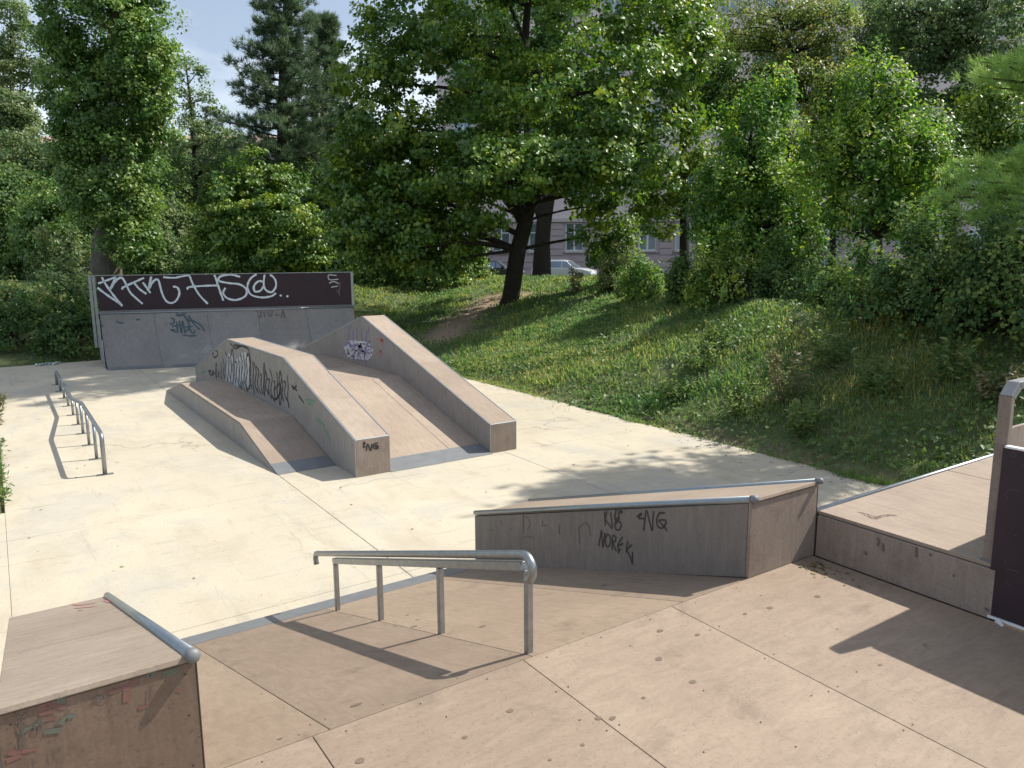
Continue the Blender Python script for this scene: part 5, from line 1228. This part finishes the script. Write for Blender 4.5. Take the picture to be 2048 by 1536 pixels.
def car(label, pos, heading, mat, est=True, group='cars parked along the street'):
    """pos: point on the road under the car's middle; heading in radians (front points along +x local)"""
    t = thing('parked_car', tuple(pos), label, 'car', group, rz=heading)
    def lb(mb, name, m_, par=t, smooth=False):
        me = bpy.data.meshes.new(name); me.from_pydata(mb.v, [], mb.f); me.materials.append(m_); o = bpy.data.objects.new(name, me); COL.objects.link(o); o.parent = par
        import bmesh
        bm = bmesh.new(); bm.from_mesh(me); bmesh.ops.recalc_face_normals(bm, faces=bm.faces); bm.to_mesh(me); bm.free()
        if smooth: me.polygons.foreach_set('use_smooth', [True] * len(me.polygons))
        return o
    # side profile (x, z): rear at -2.25, nose at 2.25
    low = [(-2.22, .35), (-2.26, .62), (-2.2, .92), (-1.6, .97), (.85, .95), (1.55, .90), (2.1, .76), (2.25, .58), (2.2, .32), (1.85, .24), (-1.9, .24)]
    b_ = lb(MB().prism(low, -.86, .86, 'y'), 'body', mat)
    bv_ = b_.modifiers.new('b', 'BEVEL'); bv_.width = .09; bv_.segments = 3; bv_.limit_method = 'ANGLE'
    rear = -2.1 if est else -1.55
    cab = [(rear, .94), (rear + .32, 1.42), (rear + .75, 1.49), (.1, 1.49), (.35, 1.45), (1.05, .93)]
    mb = MB(); n = len(cab)
    def wdt(z): return .84 - .20 * (z - .93) / .56
    mb.add([(x, -wdt(z), z) for x, z in cab] + [(x, wdt(z), z) for x, z in cab], [tuple(range(n)), tuple(range(2 * n - 1, n - 1, -1))] + [(i, n + i, n + (i + 1) % n, (i + 1) % n) for i in range(n)])
    c_ = lb(mb, 'cabin', mat); bv_ = c_.modifiers.new('b', 'BEVEL'); bv_.width = .05; bv_.segments = 2; bv_.limit_method = 'ANGLE'
    for s in (-1, 1):
        for wx in ([(rear + .28, -.85), (-.78, .02), (.09, .78)] if est else [(rear + .35, -.45), (-.38, .30), (.36, .78)]):
            a, e = wx; z0, z1 = .99, 1.40
            xa1 = a + (.18 if a < -1.2 else 0); xe1 = e - (.38 if e > .7 else 0)
            q = [(a, s * (wdt(z0) + .006), z0), (e, s * (wdt(z0) + .006), z0), (xe1, s * (wdt(z1) + .006), z1), (xa1, s * (wdt(z1) + .006), z1)]
            lb(MB().add(q, [(0, 1, 2, 3)]), 'side_window', M['glass'])
        lb(MB().box((.72, s * .88 - .07, .96), (.9, s * .88 + .07, 1.09)), 'mirror', mat)
        for wx in (-1.38, 1.38):
            w_ = lb(MB().tube([(wx, s * .70, .32), (wx, s * .885, .32)], .32, 20), 'wheel', M['tyre'])
            lb(MB().tube([(wx, s * .80, .32), (wx, s * .893, .32)], .20, 14), 'rim', M['steel'], w_)
        lb(MB().box((2.0, s * .62 - .18, .62), (2.215, s * .62 + .18, .74)), 'headlight', M['lamp'])
        lb(MB().box((-2.25, s * .66 - .12, .70), (-2.15, s * .66 + .12, .92)), 'tail_light', M['sign_red'])
        if est: lb(MB().tube([(-1.6, s * .56, 1.54), (.0, s * .56, 1.54)], .02, 6), 'roof_rail', M['trim'])
    lb(MB().add([(.42, -.60, 1.44), (.42, .60, 1.44), (1.03, .76, .955), (1.03, -.76, .955)], [(0, 1, 2, 3)]), 'windscreen', M['glass']).location = (.03, 0, .01)
    lb(MB().add([(rear + .30, -.60, 1.40), (rear + .30, .60, 1.40), (rear + .03, .74, .98), (rear + .03, -.74, .98)], [(0, 1, 2, 3)]), 'rear_window', M['glass']).location = (-.02, 0, .01)
    return t


def street(px, d): q = deep(px, 530, d); return (q[0], q[1], ZS)
car('white estate car parked behind the forked trunk', street(1128, 55.5), AZ - .35, M['car_white'])
car('black car parked left of the leaning maple trunk', street(985, 55.5), AZ - .1, M['car_dark'], False)
car('dark red car mostly hidden by the crest shrubs', street(1640, 56.5), AZ, M['car_red'], False)
car('dark car right behind the nose of the white estate', street(1262, 56.5), AZ + .02, M['car_dark'], False)

# no-parking sign on a pole
sgp = deep(1795, 460, 30); sb_ = ground(sgp)
sg = thing('road_sign', tuple(sb_), 'round blue and red no stopping sign above the right shrubs', 'sign', rz=AZ)
def sgl(mb, name, m_, par=sg):
    me = bpy.data.meshes.new(name); me.from_pydata(mb.v, [], mb.f); me.materials.append(m_); o = bpy.data.objects.new(name, me); COL.objects.link(o); o.parent = par; return o
hz = sgp[2] - sb_[2]
sgl(MB().tube([(0, .06, -.1), (0, .06, hz + .35)], .03, 8), 'pole', M['steel'])
dsk = sgl(MB().tube([(0, -.01, hz), (0, .02, hz)], .30, 28), 'disc', M['sign_blue'])
mb = MB()
ring = [(math.cos(a), math.sin(a)) for a in np.linspace(0, 2 * math.pi, 29)[:-1]]
vs = [(.30 * c, -.016, hz + .30 * s) for c, s in ring] + [(.235 * c, -.016, hz + .235 * s) for c, s in ring]
sgl(mb.add(vs, [(i, (i + 1) % 28, 28 + (i + 1) % 28, 28 + i) for i in range(28)]), 'rim', M['sign_red'], dsk)
sgl(MB().add([(-.19, -.018, hz + .13), (-.13, -.018, hz + .19), (.19, -.018, hz - .13), (.13, -.018, hz - .19)], [(0, 1, 2, 3)]), 'bar', M['sign_red'], dsk)

# a person in red on the path beyond the shrubs
pp = deep(1720, 545, 33); pg = ground(pp)
ps = thing('person', tuple(pg), 'person in a red top walking beyond the crest shrubs', 'person', rz=AZ + .4)
def skinned(name, verts, edges, rad, mat, par):
    me = bpy.data.meshes.new(name); me.from_pydata(verts, edges, []); o = bpy.data.objects.new(name, me); COL.objects.link(o); o.parent = par; me.materials.append(mat)
    m_ = o.modifiers.new('s', 'SKIN')
    for i, r in enumerate(rad): me.skin_vertices[0].data[i].radius = (r, r)
    me.skin_vertices[0].data[0].use_root = True
    u_ = o.modifiers.new('u', 'SUBSURF'); u_.levels = 1; u_.render_levels = 1
    return o
bd = skinned('body', [(0, 0, .92), (0, 0, 1.15), (0, 0, 1.38), (0, 0, 1.48), (0, -.01, 1.56), (0, -.01, 1.68), (-.10, 0, .86), (-.11, -.10, .48), (-.11, .02, .06), (-.11, -.12, .04), (.10, 0, .86), (.11, .04, .48), (.11, .16, .08), (.11, .05, .04), (-.19, 0, 1.40), (-.25, .04, 1.12), (-.24, -.08, .88), (.19, 0, 1.40), (.25, -.02, 1.12), (.24, -.14, .90)],
        [(0, 1), (1, 2), (2, 3), (3, 4), (4, 5), (0, 6), (6, 7), (7, 8), (8, 9), (0, 10), (10, 11), (11, 12), (12, 13), (2, 14), (14, 15), (15, 16), (2, 17), (17, 18), (18, 19)],
        [.13, .13, .15, .06, .09, .09, .09, .065, .04, .035, .09, .065, .04, .035, .065, .045, .035, .065, .045, .035], M['skin'], ps)
skinned('red_top', [(0, 0, .90), (0, 0, 1.15), (0, 0, 1.39), (-.19, 0, 1.40), (-.24, .03, 1.18), (.19, 0, 1.40), (.24, -.01, 1.18)], [(0, 1), (1, 2), (2, 3), (3, 4), (2, 5), (5, 6)], [.155, .15, .17, .08, .065, .08, .065], M['shirt_red'], ps)
skinned('trousers', [(0, 0, .92), (-.10, 0, .86), (-.11, -.10, .48), (-.11, .02, .10), (.10, 0, .86), (.11, .04, .48), (.11, .16, .12)], [(0, 1), (1, 2), (2, 3), (0, 4), (4, 5), (5, 6)], [.145, .105, .08, .06, .105, .08, .06], M['trousers'], ps)
skinned('hair', [(0, .015, 1.62), (0, .02, 1.74)], [(0, 1)], [.105, .09], M['hair'], ps)
